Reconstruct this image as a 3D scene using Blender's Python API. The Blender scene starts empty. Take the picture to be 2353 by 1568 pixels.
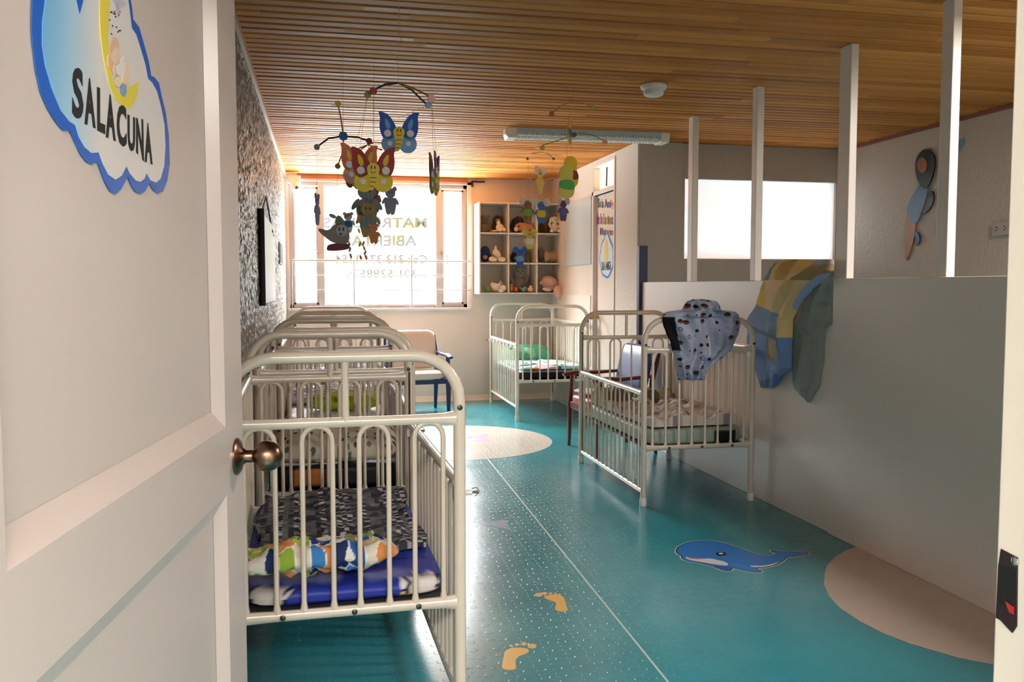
import bpy, math, random
from math import sin, cos, pi, sqrt, atan, radians, floor as fl
from mathutils import Vector as V, Matrix, noise

sc = bpy.context.scene
C = sc.collection

# ------------------------------------------------------------------ camera
FPX, IW, IH, EYE = 2020.0, 2353, 1568, 1.40
PITCH = atan(126 / 2020); YAW = atan(438 / 2024)
cam = bpy.data.cameras.new('camera'); camo = bpy.data.objects.new('camera', cam); C.objects.link(camo)
cam.sensor_width = 36; cam.lens = FPX / IW * 36; cam.clip_start = 0.02; cam.clip_end = 200
camo.location = (0, 0, EYE)
camo.rotation_euler = (pi / 2 - PITCH, 0, -YAW)
sc.camera = camo

# ------------------------------------------------------------------ world, lights, exposure
w = bpy.data.worlds.new('world'); sc.world = w; w.use_nodes = True
wb = w.node_tree.nodes['Background']; wb.inputs[0].default_value = (0.88, 0.95, 1.0, 1); wnt = w.node_tree
# overcast sky: the white haze level with the windows is dimmer than the sky above and the sunlit ground below
_tc = wnt.nodes.new('ShaderNodeTexCoord'); _sx = wnt.nodes.new('ShaderNodeSeparateXYZ'); wnt.links.new(_tc.outputs['Generated'], _sx.inputs[0])
_ab = wnt.nodes.new('ShaderNodeMath'); _ab.operation = 'ABSOLUTE'; wnt.links.new(_sx.outputs[2], _ab.inputs[0])
_mr = wnt.nodes.new('ShaderNodeMapRange'); wnt.links.new(_ab.outputs[0], _mr.inputs[0])
_mr.inputs[1].default_value = 0.13; _mr.inputs[2].default_value = 0.40; _mr.inputs[3].default_value = 2.3; _mr.inputs[4].default_value = 48.0
_bl = wnt.nodes.new('ShaderNodeMath'); _bl.operation = 'LESS_THAN'; wnt.links.new(_sx.outputs[2], _bl.inputs[0]); _bl.inputs[1].default_value = 0.0
_k = wnt.nodes.new('ShaderNodeMath'); _k.operation = 'MULTIPLY_ADD'; wnt.links.new(_bl.outputs[0], _k.inputs[0]); _k.inputs[1].default_value = 0.0; _k.inputs[2].default_value = 1.0
_pm = wnt.nodes.new('ShaderNodeMath'); _pm.operation = 'MULTIPLY'; wnt.links.new(_mr.outputs[0], _pm.inputs[0]); wnt.links.new(_k.outputs[0], _pm.inputs[1])
wnt.links.new(_pm.outputs[0], wb.inputs[1])
sc.view_settings.view_transform = 'Standard'; sc.view_settings.look = 'None'
sc.view_settings.gamma = 1; sc.view_settings.exposure = 0.7
sc.view_settings.use_curve_mapping = False
sc.cycles.max_bounces = 8; sc.cycles.diffuse_bounces = 5; sc.cycles.glossy_bounces = 4
sc.cycles.transparent_max_bounces = 16; sc.cycles.caustics_reflective = False; sc.cycles.caustics_refractive = False
sc.cycles.sample_clamp_indirect = 6; sc.cycles.use_denoising = True


def area(name, loc, rot, sx, sy, power, col=(1, 1, 1), portal=False, spread=pi):
    l = bpy.data.lights.new(name, 'AREA'); l.shape = 'RECTANGLE'; l.size = sx; l.size_y = sy
    l.energy = power; l.color = col; l.spread = spread
    if portal: l.cycles.is_portal = True
    o = bpy.data.objects.new(name, l); C.objects.link(o); o.location = loc; o.rotation_euler = rot
    return o


area('window_portal', (0.68, 10.72, 1.88), (-pi / 2, 0, 0), 2.1, 1.55, 1, portal=True)
# the hall's ceiling lamp and an added fill light that brightens the side room
area('hall_ceiling_lamp', (-0.1, -1.8, 2.6), (0, 0, 0), 2.2, 0.6, 215, (1.0, 0.92, 0.86))
area('side_room_fill_light', (3.5, 2.6, 2.62), (0, 0, 0), 1.0, 0.3, 60, (1.0, 0.93, 0.86))

# ------------------------------------------------------------------ photo pixel -> point on a real plane of the room
_F = V((sin(YAW) * cos(PITCH), cos(YAW) * cos(PITCH), -sin(PITCH)))
_R = V((cos(YAW), -sin(YAW), 0)); _U = _R.cross(_F)
_C = V((0, 0, EYE))


def ray(u, v): return _F + _R * ((u - IW / 2) / FPX) - _U * ((v - IH / 2) / FPX)


def P(u, v, x=None, y=None, z=None):
    r = ray(u, v)
    if x is not None: t = x / r[0]
    elif y is not None: t = y / r[1]
    else: t = (z - EYE) / r[2]
    return _C + r * t


# ------------------------------------------------------------------ materials
def lin(c):
    if isinstance(c, str):
        c = c.lstrip('#'); c = [int(c[i:i + 2], 16) / 255 for i in (0, 2, 4)]
    return tuple((x / 12.92 if x <= 0.04045 else ((x + 0.055) / 1.055) ** 2.4) for x in c[:3])


MATS = {}


class N:
    """small node-tree helper"""
    def __init__(s, m):
        s.t = m.node_tree; s.n = s.t.nodes; s.l = s.t.links
        s.b = s.n['Principled BSDF']; s.out = s.n['Material Output']

    def new(s, typ, **k):
        nd = s.n.new(typ)
        for a, b in k.items(): setattr(nd, a, b)
        return nd

    def link(s, a, b): s.l.new(a, b)

    def coord(s, kind='Object'): return s.new('ShaderNodeTexCoord').outputs[kind]

    def math(s, op, a, b=None, c=None):
        nd = s.new('ShaderNodeMath', operation=op)
        for i, v in enumerate((a, b, c)):
            if v is None: continue
            if isinstance(v, (int, float)): nd.inputs[i].default_value = v
            else: s.link(v, nd.inputs[i])
        return nd.outputs[0]

    def noise(s, vec, scale, detail=3, rough=0.5, dist=0):
        nd = s.new('ShaderNodeTexNoise'); nd.inputs['Scale'].default_value = scale
        nd.inputs['Detail'].default_value = detail; nd.inputs['Roughness'].default_value = rough
        nd.inputs['Distortion'].default_value = dist
        s.link(vec, nd.inputs['Vector']); return nd.outputs['Fac']

    def scale(s, vec, xyz):
        nd = s.new('ShaderNodeMapping'); nd.inputs['Scale'].default_value = xyz
        s.link(vec, nd.inputs['Vector']); return nd.outputs[0]

    def ramp(s, fac, stops, interp='LINEAR'):
        nd = s.new('ShaderNodeValToRGB'); cr = nd.color_ramp; cr.interpolation = interp
        while len(cr.elements) < len(stops): cr.elements.new(0.5)
        for e, (p, c) in zip(cr.elements, stops):
            e.position = p; e.color = (*lin(c), 1) if isinstance(c, str) else (c, c, c, 1)
        s.link(fac, nd.inputs[0]); return nd.outputs[0]

    def mix(s, fac, a, b):
        nd = s.new('ShaderNodeMix', data_type='RGBA')
        for sock, v in ((nd.inputs[0], fac), (nd.inputs[6], a), (nd.inputs[7], b)):
            if isinstance(v, (int, float)): sock.default_value = v
            elif isinstance(v, (tuple, str)): sock.default_value = (*lin(v), 1)
            else: s.link(v, sock)
        return nd.outputs[2]

    def bump(s, h, strength=0.3, dist=0.01):
        nd = s.new('ShaderNodeBump'); nd.inputs['Strength'].default_value = strength
        nd.inputs['Distance'].default_value = dist
        s.link(h, nd.inputs['Height']); s.link(nd.outputs[0], s.b.inputs['Normal'])


def mat(name, col='#ffffff', rough=0.5, metal=0, spec=0.5, coat=0, bump=None, var=0.0, sheen=0):
    if name in MATS: return MATS[name]
    m = bpy.data.materials.new(name); m.use_nodes = True; MATS[name] = m
    n = N(m); b = n.b
    b.inputs['Base Color'].default_value = (*lin(col), 1)
    b.inputs['Roughness'].default_value = rough; b.inputs['Metallic'].default_value = metal
    b.inputs['Specular IOR Level'].default_value = spec
    if coat: b.inputs['Coat Weight'].default_value = coat; b.inputs['Coat Roughness'].default_value = 0.08
    if sheen: b.inputs['Sheen Weight'].default_value = sheen
    if var:
        f = n.noise(n.coord(), 3.0, 4)
        c = lin(col); d = tuple(max(0, x * (1 - var)) for x in c)
        mx = n.new('ShaderNodeMix', data_type='RGBA'); n.link(f, mx.inputs[0])
        mx.inputs[6].default_value = (*c, 1); mx.inputs[7].default_value = (*d, 1)
        n.link(mx.outputs[2], b.inputs['Base Color'])
    if bump:
        sc_, st, di = bump
        n.bump(n.noise(n.coord(), sc_, 4), st, di)
    return m


def colattr(name, rough=0.85, bump=(160, 0.25, 0.003), sheen=0.0):
    """fabric whose printed pattern is carried by the mesh attribute Col"""
    if name in MATS: return MATS[name]
    m = mat(name, '#ffffff', rough, spec=0.25, bump=bump, sheen=sheen)
    n = N(m); a = n.new('ShaderNodeAttribute'); a.attribute_name = 'Col'
    n.link(a.outputs['Color'], n.b.inputs['Base Color']); return m


def wood_slats():
    m = mat('ceiling_wood', '#9a6a3a', 0.6, spec=0.08)
    n = N(m); co = n.coord()
    sep = n.new('ShaderNodeSeparateXYZ'); n.link(co, sep.inputs[0])
    row = n.math('FLOOR', n.math('DIVIDE', sep.outputs[1], PITCHY))
    wn = n.new('ShaderNodeTexWhiteNoise', noise_dimensions='1D'); n.link(row, wn.inputs['W'])
    seg = n.math('FLOOR', n.math('ADD', n.math('DIVIDE', sep.outputs[0], 1.9), n.math('MULTIPLY', wn.outputs[0], 7)))
    w2 = n.new('ShaderNodeTexWhiteNoise', noise_dimensions='2D')
    cmb = n.new('ShaderNodeCombineXYZ'); n.link(row, cmb.inputs[0]); n.link(seg, cmb.inputs[1]); n.link(cmb.outputs[0], w2.inputs['Vector'])
    g = n.noise(n.scale(co, (1.2, 26, 26)), 2.2, 5, 0.6, 0.6)
    f = n.math('ADD', n.math('MULTIPLY', w2.outputs[0], 0.38), n.math('ADD', n.math('MULTIPLY', g, 0.34), 0.15))
    n.link(n.ramp(f, [(0.12, '#985824'), (0.45, '#bc783b'), (0.7, '#d4914f'), (0.95, '#e4ab68')]), n.b.inputs['Base Color'])
    n.link(n.math('ADD', n.math('MULTIPLY', w2.outputs[0], 0.2), 0.5), n.b.inputs['Roughness'])
    n.bump(n.math('ADD', n.noise(n.scale(co, (5, 9, 9)), 3, 3), n.math('MULTIPLY', g, 0.2)), 0.35, 0.006)
    return m


def floor_mat(name, col, col2, bumps=True, rough=0.22):
    m = mat(name, col, rough, spec=0.8)
    n = N(m); co = n.coord('Object')
    big = n.noise(co, 1.6, 5, 0.6)
    n.link(n.mix(n.ramp(big, [(0.3, 0.0), (0.7, 1.0)]), col, col2), n.b.inputs['Base Color'])
    # raised coins of two sizes in a staggered grid
    hs = []
    for (pitch, r, ox, oy) in ((0.075, 0.0155, 0, 0), (0.075, 0.0085, 0.5, 0.5), (0.075, 0.0085, 0.5, 0.0)):
        sep = n.new('ShaderNodeSeparateXYZ'); n.link(co, sep.inputs[0])
        a = n.math('ADD', n.math('DIVIDE', sep.outputs[0], pitch), ox); b = n.math('ADD', n.math('DIVIDE', sep.outputs[1], pitch), oy)
        cc = n.new('ShaderNodeCombineXYZ'); n.link(n.math('FLOOR', a), cc.inputs[0]); n.link(n.math('FLOOR', b), cc.inputs[1])
        wn = n.new('ShaderNodeTexWhiteNoise', noise_dimensions='2D'); n.link(cc.outputs[0], wn.inputs['Vector'])
        sw = n.new('ShaderNodeSeparateColor'); n.link(wn.outputs['Color'], sw.inputs[0])
        fx = n.math('SUBTRACT', n.math('SUBTRACT', n.math('FRACT', a), 0.5), n.math('MULTIPLY', n.math('SUBTRACT', sw.outputs[0], 0.5), 0.25))
        fy = n.math('SUBTRACT', n.math('SUBTRACT', n.math('FRACT', b), 0.5), n.math('MULTIPLY', n.math('SUBTRACT', sw.outputs[1], 0.5), 0.25))
        d = n.math('SQRT', n.math('ADD', n.math('MULTIPLY', fx, fx), n.math('MULTIPLY', fy, fy)))
        rr = r / pitch
        mr = n.new('ShaderNodeMapRange', interpolation_type='SMOOTHSTEP'); n.link(d, mr.inputs[0])
        mr.inputs[1].default_value = rr; mr.inputs[2].default_value = rr * 0.82; mr.inputs[3].default_value = 0; mr.inputs[4].default_value = 1
        hs.append(mr.outputs[0])
    h = n.math('ADD', n.math('ADD', hs[0], n.math('MULTIPLY', hs[1], 0.7)), n.math('MULTIPLY', hs[2], 0.7))
    h = n.math('ADD', h, n.math('MULTIPLY', n.noise(co, 2.0, 1), 1.0))
    n.bump(h, 0.6 if bumps else 0.2, 0.0017)
    n.link(n.math('ADD', n.math('MULTIPLY', n.noise(co, 2.5, 4), 0.16), rough - 0.08), n.b.inputs['Roughness'])
    return m


PITCHY = 0.0955
M_wall = mat('white_wall_paint', '#ddd2cb', 0.55, bump=(45, 0.25, 0.006), var=0.06)
M_ref = mat('smooth_white_panel', '#e4dad2', 0.28, bump=(4, 0.08, 0.01), var=0.05)
M_door = mat('door_gloss_paint', '#cdbeb7', 0.30, bump=(9, 0.06, 0.004), var=0.05)
M_alu = mat('backlit_grey_window_frame', '#b3adad', 0.4)  # backlit shade of the window frame put into its grey base colour
M_trim = mat('white_frame_paint', '#dfd7d0', 0.35)
M_post = mat('white_post_paint', '#e2d8d0', 0.3, bump=(14, 0.12, 0.004))
M_steel = mat('cream_enamelled_steel', '#ddcfbd', 0.22, coat=0.3)
M_steelw = mat('white_enamelled_steel', '#e4dfd6', 0.2, coat=0.3)
M_cap = mat('white_plastic', '#e9e6e0', 0.4)
M_screw = mat('dark_screw', '#4a4842', 0.35, metal=0.7)
M_rod = mat('dull_metal_rod', '#6c6658', 0.3, metal=0.9)
M_chrome = mat('bright_chrome', '#c9c5bd', 0.15, metal=1.0)
M_navy = mat('navy_paint', '#1a2a5c', 0.35)
M_bronze = mat('antique_bronze', '#7d6150', 0.28, metal=1.0)
M_black = mat('black_matt', '#0c0c10', 0.6)
M_dgrey = mat('dark_grey_plastic', '#3b3a3a', 0.5)
M_red_wood = mat('red_brown_lacquered_wood', '#5b1a14', 0.28, coat=0.3)
M_navy_leather = mat('navy_leatherette', '#2b4684', 0.28, bump=(60, 0.1, 0.002))
M_beige_leather = mat('beige_leatherette', '#d2c4bb', 0.42, bump=(60, 0.12, 0.002))
M_brown_trim = mat('brown_wood_trim', '#8a5546', 0.35)
M_pale_trim = mat('pale_wood_trim', '#b88d62', 0.4, bump=(30, 0.2, 0.003))


def stucco(name, col, rough, scale, strength, dist, aniso=(1, 1, 0.45)):
    m = mat(name, col, rough); n = N(m); co = n.scale(n.coord(), aniso)
    vo = n.new('ShaderNodeTexVoronoi', feature='SMOOTH_F1'); vo.inputs['Scale'].default_value = scale
    n.link(co, vo.inputs['Vector'])
    h = n.math('ADD', vo.outputs['Distance'], n.math('MULTIPLY', n.noise(co, scale * 0.8, 5, 0.65, 0.8), 1.3))
    n.bump(h, strength, dist); return m


M_stuc_gloss = stucco('glossy_stucco', '#8f877e', 0.13, 60, 1.0, 0.012)
M_stuc = stucco('matt_stucco', '#cfc5b9', 0.6, 48, 0.5, 0.008, (1, 1, 0.6))
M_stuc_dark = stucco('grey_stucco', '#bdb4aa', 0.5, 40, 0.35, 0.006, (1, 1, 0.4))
M_ceil = wood_slats()
M_floor = floor_mat('teal_vinyl', '#298493', '#3496a3')
M_fwhite = floor_mat('white_vinyl_inlay', '#d9d4cc', '#cfc8bf')
M_fsand = floor_mat('sand_vinyl_inlay', '#cbb9ab', '#c1aea0', rough=0.35)


def see_through(name, col, mixf=0.0, diff='#ffffff'):
    m = mat(name); n = N(m)
    tr = n.new('ShaderNodeBsdfTransparent'); tr.inputs[0].default_value = (*col, 1)
    gl = n.new('ShaderNodeBsdfGlossy'); gl.inputs['Roughness'].default_value = 0.02
    df = n.new('ShaderNodeBsdfDiffuse'); df.inputs[0].default_value = (*lin(diff), 1)
    mx = n.new('ShaderNodeMixShader'); mx.inputs[0].default_value = 0.04
    n.link(tr.outputs[0], mx.inputs[1]); n.link(gl.outputs[0], mx.inputs[2])
    m2 = n.new('ShaderNodeMixShader'); m2.inputs[0].default_value = mixf
    n.link(mx.outputs[0], m2.inputs[1]); n.link(df.outputs[0], m2.inputs[2])
    n.link(m2.outputs[0], n.out.inputs[0]); return m


def translucent(name, col, amount=0.6):
    m = mat(name, col, 0.35); n = N(m)
    t = n.new('ShaderNodeBsdfTranslucent'); t.inputs[0].default_value = (*lin(col), 1)
    mx = n.new('ShaderNodeMixShader'); mx.inputs[0].default_value = amount
    n.link(n.b.outputs[0], mx.inputs[1]); n.link(t.outputs[0], mx.inputs[2]); n.link(mx.outputs[0], n.out.inputs[0]); return m


M_glass = see_through('clear_window_glass', (0.98, 0.98, 0.98))
M_letter = see_through('grey_film_lettering', (0.25, 0.24, 0.235))
M_letter2 = see_through('thin_grey_film_lettering', (0.2, 0.19, 0.18))
M_frost = translucent('frosted_pane', '#e8eaec', 0.35)
M_frost2 = translucent('transom_frosted_pane', '#f3efdf', 0.5)


# ------------------------------------------------------------------ mesh builder
class MB:
    def __init__(s): s.v = []; s.f = []; s.mi = []; s.c = []; s.has = False

    def add(s, vs, fs, mi=0, cols=None):
        o = len(s.v); s.v += [tuple(p) for p in vs]; s.f += [tuple(i + o for i in f) for f in fs]; s.mi += [mi] * len(fs)
        if cols: s.has = True
        s.c += (cols or [(1, 1, 1)] * len(vs)); return s

    def box(s, a, b, mi=0, M=None, bev=0.0):
        x0, y0, z0 = a; x1, y1, z1 = b
        vs = [V((x, y, z)) for z in (z0, z1) for y in (y0, y1) for x in (x0, x1)]
        if M: vs = [M @ p for p in vs]
        return s.add(vs, [(0, 2, 3, 1), (4, 5, 7, 6), (0, 1, 5, 4), (1, 3, 7, 5), (3, 2, 6, 7), (2, 0, 4, 6)], mi)

    def tube(s, pts, r, n=10, mi=0, caps=True, flat=1.0):
        pts = [V(p) for p in pts]; m = len(pts)
        rs = r if isinstance(r, (list, tuple)) else [r] * m
        T = [(pts[min(i + 1, m - 1)] - pts[max(i - 1, 0)]).normalized() for i in range(m)]
        up = V((0, 0, 1)) if abs(T[0].z) < 0.9 else V((1, 0, 0))
        a = T[0].cross(up).normalized(); vs = []
        for i in range(m):
            a = (a - T[i] * a.dot(T[i])).normalized(); b = T[i].cross(a)
            for k in range(n):
                t = 2 * pi * k / n; vs.append(pts[i] + a * (cos(t) * rs[i] * flat) + b * (sin(t) * rs[i]))
        fs = [(i * n + k, i * n + (k + 1) % n, (i + 1) * n + (k + 1) % n, (i + 1) * n + k) for i in range(m - 1) for k in range(n)]
        if caps: fs += [tuple(range(n - 1, -1, -1)), tuple((m - 1) * n + k for k in range(n))]
        return s.add(vs, fs, mi)

    def lathe(s, prof, n=24, M=None, mi=0):
        vs = []; m = len(prof)
        for (r, h) in prof:
            for k in range(n):
                t = 2 * pi * k / n; p = V((r * cos(t), r * sin(t), h)); vs.append(M @ p if M else p)
        fs = [(i * n + k, i * n + (k + 1) % n, (i + 1) * n + (k + 1) % n, (i + 1) * n + k) for i in range(m - 1) for k in range(n)]
        fs += [tuple(range(n - 1, -1, -1)), tuple((m - 1) * n + k for k in range(n))]
        return s.add(vs, fs, mi)

    def ell(s, c, r, nu=20, nv=12, M=None, mi=0):
        vs = []; c = V(c)
        for i in range(nv + 1):
            ph = pi * i / nv
            for k in range(nu):
                t = 2 * pi * k / nu; p = V((r[0] * sin(ph) * cos(t), r[1] * sin(ph) * sin(t), r[2] * cos(ph)))
                vs.append((M @ p if M else p) + c)
        return s.add(vs, [(i * nu + k, (i + 1) * nu + k, (i + 1) * nu + (k + 1) % nu, i * nu + (k + 1) % nu) for i in range(nv) for k in range(nu)], mi)

    def prism(s, pts, toP, th, nrm, mi=0, off=0.0):
        """outline pts (2D) put on a plane by toP(a, b), given thickness th along nrm"""
        nrm = V(nrm); n = len(pts); q = [V(toP(a, b)) + nrm * off for a, b in pts]
        vs = q + [p + nrm * th for p in q]
        nn = V((0, 0, 0))
        for i in range(n): nn += q[i].cross(q[(i + 1) % n])
        top = tuple(range(n, 2 * n)); bot = tuple(range(n - 1, -1, -1)); sd = [(i, (i + 1) % n, n + (i + 1) % n, n + i) for i in range(n)]
        if nn.dot(nrm) < 0:
            top = top[::-1]; bot = bot[::-1]; sd = [f[::-1] for f in sd]
        return s.add(vs, [top, bot] + sd, mi)


def obj(name, mb, m, parent=None, smooth=35, label=None, cat=None, group=None, kind=None, world=False, bevel=0):
    off = V((0, 0, 0))
    if parent is not None and world:
        off = V(parent.location) if parent.parent is None else V(parent.parent.location) + V(parent.location)
    me = bpy.data.meshes.new(name); me.from_pydata([tuple(V(p) - off) for p in mb.v] if world else mb.v, [], mb.f)
    for x in (m if isinstance(m, (list, tuple)) else [m]): me.materials.append(x)
    for p, i in zip(me.polygons, mb.mi): p.material_index = i
    if mb.has:
        ca = me.color_attributes.new('Col', 'FLOAT_COLOR', 'POINT')
        for i, c in enumerate(mb.c): ca.data[i].color = (*lin(c), 1)
    me.validate(); me.update()
    if smooth: me.shade_smooth(); me.set_sharp_from_angle(angle=radians(smooth))
    o = bpy.data.objects.new(name, me); C.objects.link(o)
    if parent is not None: o.parent = parent
    if bevel:
        b = o.modifiers.new('bevel', 'BEVEL'); b.width = bevel; b.segments = 2; b.limit_method = 'ANGLE'
    return tag(o, label, cat, group, kind)


def tag(o, label=None, cat=None, group=None, kind=None):
    for k, v in (('label', label), ('category', cat), ('group', group), ('kind', kind)):
        if v: o[k] = v
    return o


def thing(name, label, cat, loc=(0, 0, 0), rz=0, group=None):
    o = bpy.data.objects.new(name, None); C.objects.link(o); o.empty_display_size = 0.05
    o.location = loc; o.rotation_euler = (0, 0, rz); return tag(o, label, cat, group)


def struct(name, mb, m, smooth=0, bevel=0): return obj(name, mb, m, None, smooth, kind='structure', bevel=bevel)


def smooth_closed(pts, k=2):
    for _ in range(k):
        q = []
        for i in range(len(pts)):
            a = pts[i]; b = pts[(i + 1) % len(pts)]
            q += [(a[0] * .75 + b[0] * .25, a[1] * .75 + b[1] * .25), (a[0] * .25 + b[0] * .75, a[1] * .25 + b[1] * .75)]
        pts = q
    return pts


def offset(pts, d):
    n = len(pts); A = sum(pts[i][0] * pts[(i + 1) % n][1] - pts[(i + 1) % n][0] * pts[i][1] for i in range(n))
    sg = 1 if A > 0 else -1; out = []
    for i in range(n):
        a = V((*pts[i - 1], 0)); b = V((*pts[(i + 1) % n], 0)); t = (b - a)
        if t.length < 1e-9: out.append(pts[i]); continue
        t.normalize(); out.append((pts[i][0] + t.y * d * sg, pts[i][1] - t.x * d * sg))
    return out


def ellipse(cx, cy, rx, ry, n=20, rot=0):
    return [(cx + rx * cos(t) * cos(rot) - ry * sin(t) * sin(rot), cy + rx * cos(t) * sin(rot) + ry * sin(t) * cos(rot)) for t in (2 * pi * i / n for i in range(n))]


def text_mesh(s, mats, quad, th, nrm, bold=0.0, cyc=None):
    """lettering stretched over a quad: corners (bottom-left, bottom-right, top-right, top-left)"""
    cu = bpy.data.curves.new('txt', 'FONT'); cu.body = s; cu.offset = bold; cu.resolution_u = 3; cu.fill_mode = 'FRONT'
    for mm in mats: cu.materials.append(mm)
    if len(mats) > 1:
        for i in range(len(s)): cu.body_format[i].material_index = (cyc[i % len(cyc)] if cyc else i % len(mats))
    to = bpy.data.objects.new('txt', cu); C.objects.link(to); bpy.context.view_layer.update()
    me = bpy.data.meshes.new_from_object(to.evaluated_get(bpy.context.evaluated_depsgraph_get()))
    vs = [tuple(v.co) for v in me.vertices]; fs = [tuple(p.vertices) for p in me.polygons]; mi = [p.material_index for p in me.polygons]
    bpy.data.objects.remove(to); bpy.data.meshes.remove(me); bpy.data.curves.remove(cu)
    x0 = min(v[0] for v in vs); x1 = max(v[0] for v in vs); y0 = min(v[1] for v in vs); y1 = max(v[1] for v in vs)
    bl, br, tr, tl = [V(q) for q in quad]; nrm = V(nrm)
    q = []
    for v in vs:
        a = (v[0] - x0) / (x1 - x0); b = (v[1] - y0) / (y1 - y0)
        q.append(bl * (1 - a) * (1 - b) + br * a * (1 - b) + tr * a * b + tl * (1 - a) * b)
    n = len(q); ec = {}
    for f in fs:
        for i in range(len(f)):
            e = (f[i], f[(i + 1) % len(f)]); ec[tuple(sorted(e))] = ec.get(tuple(sorted(e)), 0) + 1
    mb = MB(); front = [p + nrm * th for p in q]
    mb.v = [tuple(p) for p in q + front]; mb.c = [(1, 1, 1)] * (2 * n)
    for f, k in zip(fs, mi):
        mb.f.append(tuple(i + n for i in f)); mb.mi.append(k)
        for i in range(len(f)):
            a, b = f[i], f[(i + 1) % len(f)]
            if ec[tuple(sorted((a, b)))] == 1: mb.f.append((a, b, b + n, a + n)); mb.mi.append(k)
    return mb


def hsh(*a): return (sin(sum(x * k for x, k in zip(a, (12.9898, 78.233, 37.719))) + 0.7) * 43758.5453) % 1.0


# ================================================================== ROOM
XL, XP, YF, YB, XR, ZC, YD = -0.40, 2.80, 10.60, 7.60, 4.84, 2.70, 0.88
b = MB(); b.box((-1.6, -2.8, -0.06), (5.0, YF + 0.1, 0)); fo = struct('floor', b, M_floor)
# ceiling of varnished slats with open joints
b = MB(); y = YD
while y < YF:
    dz = 0.004 * hsh(y * 3.1, 1); 
    x = XL
    e0, e1 = y + 0.011, y + PITCHY - 0.011; zt = ZC + 0.05; zb = ZC + dz; cch = 0.006
    pts = [(e0, zt), (e0, zb + cch), (e0 + cch, zb), (e1 - cch, zb), (e1, zb + cch), (e1, zt)]
    b.prism(pts, lambda a, c: V((XL, a, c)), XR - XL, (1, 0, 0)); y = round(y + PITCHY, 5)
b.box((XL, YD, ZC + 0.05), (XR, YF, ZC + 0.09))
struct('ceiling', b, M_ceil)
# walls
WX0, WX1, WZ0, WZ1 = -0.36, 1.74, 1.14, 2.62
b = MB()
b.box((XL - .12, YF, 0), (XP + .1, YF + .16, WZ0)); b.box((XL - .12, YF, WZ1), (XP + .1, YF + .16, ZC + .08))
b.box((XL - .12, YF, WZ0), (WX0, YF + .16, WZ1)); b.box((WX1, YF, WZ0), (XP + .1, YF + .16, WZ1))
struct('wall_back', b, M_wall)
b = MB(); b.box((XL - .12, YD, 0), (XL - .012, YF + .16, ZC + .08))
ny_, nz_ = 800, 230; vs = []
for j in range(nz_ + 1):
    for i in range(ny_ + 1):
        y_ = YD + (YF - YD) * (i / ny_); z_ = ZC * j / nz_
        d_ = abs(noise.noise(V((y_ * 30, z_ * 19, 3)))) * 1.5 + .55 * noise.noise(V((y_ * 62, z_ * 45, 9)))
        vs.append((XL - .006 + .009 * d_, y_, z_))
b.add(vs, [(j * (ny_ + 1) + i, j * (ny_ + 1) + i + 1, (j + 1) * (ny_ + 1) + i + 1, (j + 1) * (ny_ + 1) + i) for j in range(nz_) for i in range(ny_)])
struct('wall_left', b, M_stuc_gloss, 60)
# far right side wall beside the toy shelf, with opening for the door and transom
DY0, DY1 = 8.22, 8.88
b = MB(); b.box((XP, DY1 + .05, 0), (XP + .1, YF, ZC)); b.box((XP, DY0 - .0, 2.64), (XP + .1, DY1 + .05, ZC))
b.box((XP + .001, DY0, 2.34), (XP + .1, DY1 + .05, 2.385)); struct('wall_right_far', b, M_ref)
b = MB(); b.box((XP, YB - .02, 0), (XP + .1, DY0, ZC)); struct('wall_column_side', b, M_stuc)
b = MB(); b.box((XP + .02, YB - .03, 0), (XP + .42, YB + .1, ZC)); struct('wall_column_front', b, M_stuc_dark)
# wall behind the side room, with a frosted opening
PX0, PX1, PZ0, PZ1 = P(1573, 500, y=YB)[0], 4.80, P(1740, 596, y=YB)[2], P(1740, 415, y=YB)[2]
b = MB(); b.box((XP + .42, YB, 0), (XR, YB + .1, PZ0)); b.box((XP + .42, YB, PZ1), (XR, YB + .1, ZC))
b.box((XP + .42 - .1, YB, PZ0), (PX0, YB + .1, PZ1)); b.box((PX1, YB, PZ0), (XR, YB + .1, PZ1)); struct('wall_side_room_back', b, M_stuc_dark)
b = MB(); b.box((XR, YD - .1, 0), (XR + .1, YB + .1, ZC + .08)); struct('wall_right', b, M_stuc)
# front wall with the doorway the camera looks through
JX, HX = 0.787, -0.33
b = MB(); b.box((-1.6, YD - .12, 0), (HX, YD, ZC + .08)); b.box((JX + .05, YD - .12, 0), (XR, YD, ZC + .08)); b.box((HX, YD - .12, 2.14), (JX + .05, YD, ZC + .08))
struct('wall_front', b, M_wall)
# hall behind the camera
b = MB(); b.box((-1.7, -2.9, 0), (-1.6, YD, ZC)); struct('wall_hall_left', b, M_wall)
b = MB(); b.box((1.9, -2.9, 0), (2.0, YD - .12, ZC)); struct('wall_hall_right', b, M_wall)
b = MB(); b.box((-1.7, -2.9, 0), (2.0, -2.8, ZC)); struct('wall_hall_end', b, M_wall)
b = MB(); b.box((-1.7, -2.9, ZC), (2.0, YD - .12, ZC + .08)); struct('ceiling_hall', b, M_wall)

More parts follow.
